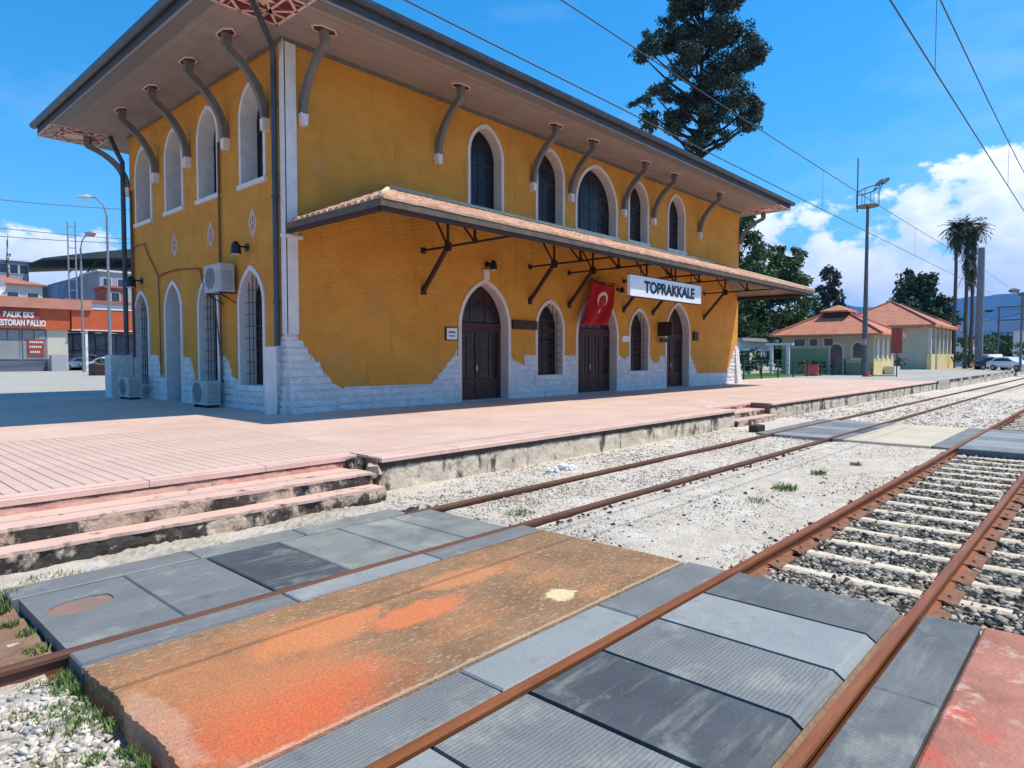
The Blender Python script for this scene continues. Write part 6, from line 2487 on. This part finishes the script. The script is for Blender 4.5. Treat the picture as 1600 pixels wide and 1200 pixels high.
for k in range(9):
    x1_ = 16.7 - k * 2.3
    w = MB().box(x1_ - 2.15, x1_, sY - .06, sY - .021, 1.7, 4.95).build('window', M['shopdark'], sh)
    MB().box(x1_ - 2.05, x1_ - .1, sY - .08, sY - .061, 1.8, 3.7).build('pane', M['shopgrey'], w)
    MB().box(x1_ - 2.05, x1_ - 1.15, sY - .08, sY - .061, 3.85, 4.85).build('pane', M['shopgrey'], w)
    MB().box(x1_ - 1.0, x1_ - .1, sY - .08, sY - .061, 3.85, 4.85).build('pane', M['shopgrey'], w)
pb = MB().box(15.0, 16.5, sY - .16, sY - .09, 2.1, 3.9).build('menu_board', M['brick'], sh)
mb = MB()
for z, a, b in ((3.5, 15.2, 16.3), (3.0, 15.2, 16.2), (2.45, 15.25, 16.1)):
    x = a
    while x < b:
        mb.box(x, x + .12, sY - .175, sY - .161, z, z + .2)
        x += .18
mb.build('lettering', M['flagwhite'], pb)
MB().box(16.9, 18.3, sY - 1.2, sY - .2, .5, 2.2).build('crate_stack', M['greywall'], sh)
# canopy over the forecourt
MB().box(19.0, 30.0, sY - .6, sY + 9, 5.05, 7.35).build('forecourt_canopy', M['orange'], sh)
tr_ = MB().box(18.95, 30.05, sY - .66, sY - .601, 7.36, 7.5).box(18.95, 30.05, sY - .66, sY - .601, 4.95, 5.049).build('canopy_trim', M['signwhite'], sh)
for x in (20.4, 29.6):
    MB().box(x - .12, x + .12, sY - .5, sY - .25, .5, 5.04).build('post', M['signwhite'], sh)
gw = MB().box(19, 31, sY + 9.01, sY + 9.3, .5, 5.0).build('shopfront', M['shopdark'], sh)
for k in range(10):
    for j in range(2):
        MB().box(19.2 + k * 1.18, 20.2 + k * 1.18, sY + 8.96, sY + 9.0, .9 + j * 2.0, 2.75 + j * 2.0).build('pane', M['blueglass'], gw)
# rooftop clutter
rt = thing('satellite_dish', 'pale satellite dish on the shop roof', 'dish', (18.5, 86.5, 8.3))
ds = MB()
for j in range(4):
    for i in range(12):
        a = 2 * PI * i / 12
        rr = .95 * j / 3
        ds.v.append((12.6 + rr * math.cos(a), 87 - .35 * (j / 3) ** 2, 9.4 + rr * math.sin(a)))
for j in range(3):
    for i in range(12):
        ds.f.append((j * 12 + i, j * 12 + (i + 1) % 12, (j + 1) * 12 + (i + 1) % 12, (j + 1) * 12 + i))
ds.build('dish', M['whitewall'], rt)
MB().bar((12.6, 87.1, 8.3), (12.6, 87.1, 9.4), .1).build('stand', M['galv'], rt)

for o__ in COL.objects:
    if o__.name in ('orange_shop', 'satellite_dish'):
        o__.location.x += 2.35

# ------------------------------------------------------------------ buildings behind on the left
def block(name, label, x0, x1, y0, y1, z1, m, roofm=None, rows=3, cols=5, ww=1.3, wh=1.4, face='y', z0=.3, roofh=.3, group=None, hip=False):
    t = thing(name, label, 'building', ((x0 + x1) / 2, (y0 + y1) / 2, z0), group)
    MB().box(x0, x1, y0, y1, z0, z1).build('wall', M[m], t)
    if hip:
        rb = MB()
        hip_roof(rb, x0, x1, y0, y1, z1 + .02, z1 + roofh, .6)
        rb.build('roof', M[roofm], t)
    else:
        MB().box(x0 - .4, x1 + .4, y0 - .4, y1 + .4, z1 + .002, z1 + roofh).build('roof', M[roofm or m], t)
    for j in range(rows):
        for i in range(cols):
            cx_ = x0 + (x1 - x0) * (i + .5) / cols
            cz = z0 + (z1 - z0) * (j + .55) / rows
            f = MB().box(cx_ - ww / 2 - .12, cx_ + ww / 2 + .12, y0 - .08, y0 - .002, cz - wh / 2 - .12, cz + wh / 2 + .12).build('window', M['whitewall'], t)
            MB().box(cx_ - ww / 2, cx_ + ww / 2, y0 - .1, y0 - .081, cz - wh / 2, cz + wh / 2).build('pane', M['winfar'], f)
    return t


# stadium-like hall with a sweeping dark roof
hl = thing('sports_hall', 'large blue grey hall with a sweeping dark roof wing', 'building', (48, 150, .3))
P = [(34.2, .3), (62, .3), (62, 20.5), (52, 19.8), (44, 18.6), (38, 17.3), (34.2, 15.6)]
MB().prism(P, lambda s, t, d: (s, 145 + d, t), 0, 20).build('wall', M['bluehall'], hl)
rv = MB()
nseg = 14
for i in range(nseg + 1):
    q = i / nseg
    x = 31.0 + 36 * q
    zt = 19.4 + 5.2 * math.sin(q * PI * .55)
    zb = zt - .3 - 2.2 * min(1, q * 1.6)
    for yy in (140, 168):
        rv.v += [(x, yy, zt), (x, yy, zb)]
for i in range(nseg):
    a = i * 4
    rv.f += [(a, a + 4, a + 6, a + 2), (a + 1, a + 3, a + 7, a + 5), (a, a + 1, a + 5, a + 4), (a + 2, a + 6, a + 7, a + 3)]
rv.f += [(0, 2, 3, 1), (nseg * 4, nseg * 4 + 1, nseg * 4 + 3, nseg * 4 + 2)]
rv.build('roof', M['darkroof'], hl)
for k in range(9):
    x = 36 + k * 2.9
    MB().bar((x, 144.6, 17.6 + k * .25), (x + 1.4, 141, 20.6 + k * .32), .18).build('roof_strut', M['darkroof'], hl)
for k in range(5):
    f = MB().box(36 + k * 5, 38 + k * 5, 144.8, 144.99, 9.5, 12.5).build('window', M['winfar'], hl)
for i_, (x, z) in enumerate(((30.9, 15.5), (38, 12))):
    pass
G2 = 'town buildings behind the shop'
block('apartment_block', 'grey apartment block just left of the station back corner with a white band', 37.5, 49, 132, 142, 17.0, 'greywall', 'whitewall', 4, 5, 1.2, 1.5)
block('town_house', 'white low building behind the lattice mast', 29.5, 38, 120, 128, 10.5, 'whitewall', 'redroof', 3, 4, 1.2, 1.2, roofh=.5, group=G2)
block('town_house', 'dark brown narrow building beside the grey apartment block', 36.2, 38.8, 124, 130, 13.5, 'redroof', 'redroof', 4, 1, 1.2, 1.4, group=G2)
block('town_house', 'pale building with red tiled roof right behind the shop cornice', 14, 26, 118, 128, 12.6, 'cream', 'redroof', 3, 5, 1.3, 1.2, roofh=1.6, hip=True, group=G2)
block('town_house', 'dark windowed block with white slabs high behind the shop', 22, 31, 150, 160, 19.6, 'greywall', 'whitewall', 6, 6, 1.2, 1.6, group=G2)
block('town_house', 'low salmon roofed house at the far left edge behind the shop', 2, 16, 132, 140, 13.8, 'cream', 'redroof', 3, 5, 1.2, 1.2, roofh=2.0, hip=True, group=G2)
block('town_house', 'distant white house on the rise at the left edge of the picture', 27, 36, 185, 195, 23.5, 'whitewall', 'redroof', 4, 5, 1.3, 1.5, group=G2)
block('town_house', 'small white kiosk with blue sign at the station back corner', 35.5, 39.5, 108, 112, 7.0, 'whitewall', 'redroof', 1, 2, 1.2, 1.6, group=G2)
blob_tree('far_tree', 'dark far tree standing between roofs at the left edge', 23.0, 142, 21.5, 2.6, .3, 30, M['leafdark'], 41, n=14, low=.3, top_taper=.4, group='trees among the town roofs')
blob_tree('far_tree', 'thin dark cypress rising between the town roofs', 27.5, 148, 24.5, 1.2, .3, 40, M['needle'], 42, n=14, low=.3, top_taper=.8, group='trees among the town roofs')
# low wires strung across the left
for k, (z0, z1) in enumerate(((17.5, 18.6), (16.0, 15.2), (14.6, 15.0))):
    w = thing('street_cable', ('highest slack cable crossing the sky over the shop', 'middle slack cable crossing over the shop roof', 'lowest slack cable crossing over the shop roof')[k], 'cable', (0, 79, z0), 'street cables over the shop')
    P = []
    for i in range(17):
        q = i / 16
        P.append((-10 + 42 * q, 79 + .5 * k, z0 + (z1 - z0) * q - 1.2 * math.sin(q * PI)))
    MB().tube(P, .035, 5).build('cable', M['wire'], w)
# dark flower box and barrier near the shop
pb_ = thing('planter', 'dark stone planter in front of the parked cars', 'planter', (21.5, 62, .5))
MB().cbox(17.0, 20.0, 61.5, 63.3, .5, 1.45, .08).build('body', M['darkmetal'], pb_)
MB().box(17.2, 19.8, 61.7, 63.1, 1.451, 1.5).build('soil', M['soil'], pb_)
cl_ = [(17.4 + i * .45, 62.4, 1.6, .35) for i in range(6)]
V, F = leaves(cl_, .09, 300, 5, .7)
me = bpy.data.meshes.new('foliage')
fast_mesh(me, V, F)
me.materials.append(M['leafdark'])
link('foliage', me, pb_)

# things seen through the trees past the right end of the station
block('white_kiosk', 'white building glimpsed between the station corner and the cottage', 60.0, 68, 26.0, 30, 3.5, 'whitewall', 'greywall', 1, 3, 1.2, 1.2)
fb_ = thing('gate_frame', 'white gate frame standing on the lawn left of the cottage', 'gate', (57.5, 21.5, .5))
MB().box(57.4, 57.6, 20.6, 20.85, .5, 3.0).box(57.4, 57.6, 22.0, 22.25, .5, 3.0).box(57.35, 57.65, 20.3, 22.6, 3.001, 3.2).build('frame', M['whitewall'], fb_)

# far gantries and yard details at the right
for k, (x, y, h) in enumerate(((140, 13.6, 10.5), (150, 10.8, 9.0))):
    gt = thing('steel_gantry', ('nearer steel gantry over the yard beyond the palms', 'farther steel gantry over the yard at the right')[k], 'gantry', (x, y, .4))
    for yy in (y - 1.6, y + 1.6):
        MB().bar((x, yy, .4), (x, yy, h), .25).build('leg', M['polegrey'], gt)
    for z in (h, h - 2.2, h - 4.4):
        MB().bar((x, y - 1.9, z), (x, y + 1.9, z), .22).build('beam', M['polegrey'], gt)
for k, (x, y, h) in enumerate(((205, 17.5, 17), (240, 12.8, 14), (170, 11.2, 12))):
    pt = thing('far_lamp_post', ('far yard lamp post, the left of three against the mountains', 'far yard lamp post, the farthest of three', 'far yard lamp post, the right of three with crossarm')[k], 'lamp post', (x, y, .4), 'far yard lamp posts')
    MB().tube([(x, y, .4), (x, y, h)], [.2, .12], 6).build('pole', M['polegrey'], pt)
    MB().box(x - .15, x + .15, y - 1.0, y + 1.0, h, h + .7).build('lamp_head', M['polegrey'], pt)
block('signal_hut', 'small white hut far down the line at the right', 128, 133, 9.6, 12, 6.0, 'whitewall', 'greywall', 1, 2, 1, 1.2)
block('yard_shed', 'low pale shed behind the palms', 125, 134, 17.0, 24, 4.5, 'whitewall', 'redroof', 1, 4, 1.2, 1.2)

# ------------------------------------------------------------------ weeds and grass
def tuft(label, x, y, z, r, h, n, m, seed, name='weed', cat='weed', group=None):
    rr = random.Random(seed)
    h *= 0.62
    r *= 1.15
    n = int(n * 1.5)
    mb = MB()
    for i in range(n):
        a = rr.uniform(0, 2 * PI)
        d = rr.random() ** .6 * r
        bx_, by_ = x + d * math.cos(a), y + d * math.sin(a)
        hh = h * rr.uniform(.5, 1.2)
        ln_ = rr.uniform(.1, .7) * hh
        w = rr.uniform(.003, .007)
        ta = a + rr.uniform(-1, 1)
        mid = (bx_ + ln_ * .4 * math.cos(ta), by_ + ln_ * .4 * math.sin(ta), z + hh * .6)
        tp = (bx_ + ln_ * math.cos(ta), by_ + ln_ * math.sin(ta), z + hh)
        px_, py_ = -math.sin(ta) * w, math.cos(ta) * w
        mb.add([(bx_ - px_, by_ - py_, z), (bx_ + px_, by_ + py_, z), (mid[0] + px_, mid[1] + py_, mid[2]), (mid[0] - px_, mid[1] - py_, mid[2]), tp],
               [(0, 1, 2, 3), (3, 2, 4)])
    o = mb.build(name, M[m], fix=False)
    return tag(o, label, cat, group)


WG = 'small weeds growing in the gravel'
tuft('largest green weed in the white gravel between the two tracks', 10.4, 3.75, -.05, .16, .14, 120, 'grass', 1, group=WG)
tuft('small upright weed beyond the largest weed between the tracks', 12.1, 3.8, -.05, .11, .15, 70, 'grass', 2, group=WG)
tuft('flat weed left of the largest weed between the tracks', 9.3, 3.75, -.05, .16, .05, 60, 'grass', 3, group=WG)
tuft('low green weed between the rails of the platform track', 6.45, 5.75, -.06, .17, .06, 110, 'grass', 4, group=WG)
tuft('tiny weed farthest along the gravel between the tracks', 13.6, 3.6, -.05, .09, .12, 50, 'grass', 5, group=WG)
g1 = MB()
gr = random.Random(9)


def grass_patch(name, label, spots, m, seed):
    rr = random.Random(seed)
    mb = MB()
    for x, y, z, r, h, n in spots:
        for i in range(n):
            a = rr.uniform(0, 2 * PI)
            d = rr.random() ** .5 * r
            bx_, by_ = x + d * math.cos(a), y + d * math.sin(a)
            hh = h * rr.uniform(.4, 1.2)
            ln_ = rr.uniform(.2, .9) * hh
            w = rr.uniform(.003, .008)
            ta = rr.uniform(0, 2 * PI)
            px_, py_ = -math.sin(ta) * w, math.cos(ta) * w
            mb.add([(bx_ - px_, by_ - py_, z), (bx_ + px_, by_ + py_, z), (bx_ + ln_ * math.cos(ta), by_ + ln_ * math.sin(ta), z + hh)], [(0, 1, 2)])
    o = mb.build(name, M[m], fix=False)
    return tag(o, label, 'grass', None, 'stuff')


grass_patch('grass', 'green grass along the crumbling left edge of the orange slab',
            [(1.17, 5.02, -.115, .10, .06, 260), (1.14, 4.85, -.115, .09, .05, 240), (1.10, 4.6, -.115, .10, .045, 260), (1.12, 4.4, -.115, .10, .045, 260), (1.02, 4.35, -.115, .12, .05, 220),
             (1.16, 4.2, -.115, .08, .04, 160), (1.15, 3.66, -.115, .07, .05, 220), (1.16, 3.82, -.115, .05, .06, 120), (1.02, 3.9, -.115, .06, .04, 80), (.96, 4.62, -.115, .10, .04, 120),
             (1.14, 5.6, -.09, .08, .06, 130), (1.16, 6.0, -.09, .06, .06, 120), (1.12, 6.3, -.09, .06, .06, 100), (1.1, 6.7, -.09, .1, .09, 240), (1.2, 6.95, -.05, .1, .08, 220), (1.0, 5.05, -.115, .08, .04, 90)], 'grass', 3)
grass_patch('dry_grass', 'dry yellowish moss and grass scraps on the white gravel at lower left',
            [(.80, 4.7, -.115, .12, .03, 200), (.86, 4.0, -.115, .12, .03, 240), (.75, 3.85, -.115, .1, .03, 160), (.98, 3.6, -.115, .06, .03, 80), (3.0, 7.15, -.04, .2, .03, 140), (1.6, 7.15, -.04, .25, .04, 200),
             (4.4, 7.2, -.04, .3, .03, 140), (6.4, 7.4, -.05, .5, .03, 300), (8.2, 6.0, -.06, .4, .03, 200), (7.0, 6.2, -.06, .3, .03, 140)], 'drygrass', 4)

# ------------------------------------------------------------------ air
hz = MB().box(-12500, 14500, -12500, 14500, GZ - 1, 1300).build('haze', None)
hz.location.z = 0
hm = bpy.data.materials.new('haze_air')
hm.use_nodes = True
nt = hm.node_tree
nt.nodes.clear()
o_ = nt.nodes.new('ShaderNodeOutputMaterial')
v_ = nt.nodes.new('ShaderNodeVolumePrincipled')
v_.inputs['Color'].default_value = (0.07, 0.36, 0.95, 1)
v_.inputs['Density'].default_value = 0.00008
nt.links.new(v_.outputs[0], o_.inputs['Volume'])
hz.data.materials.append(hm)
hz['kind'] = 'stuff'
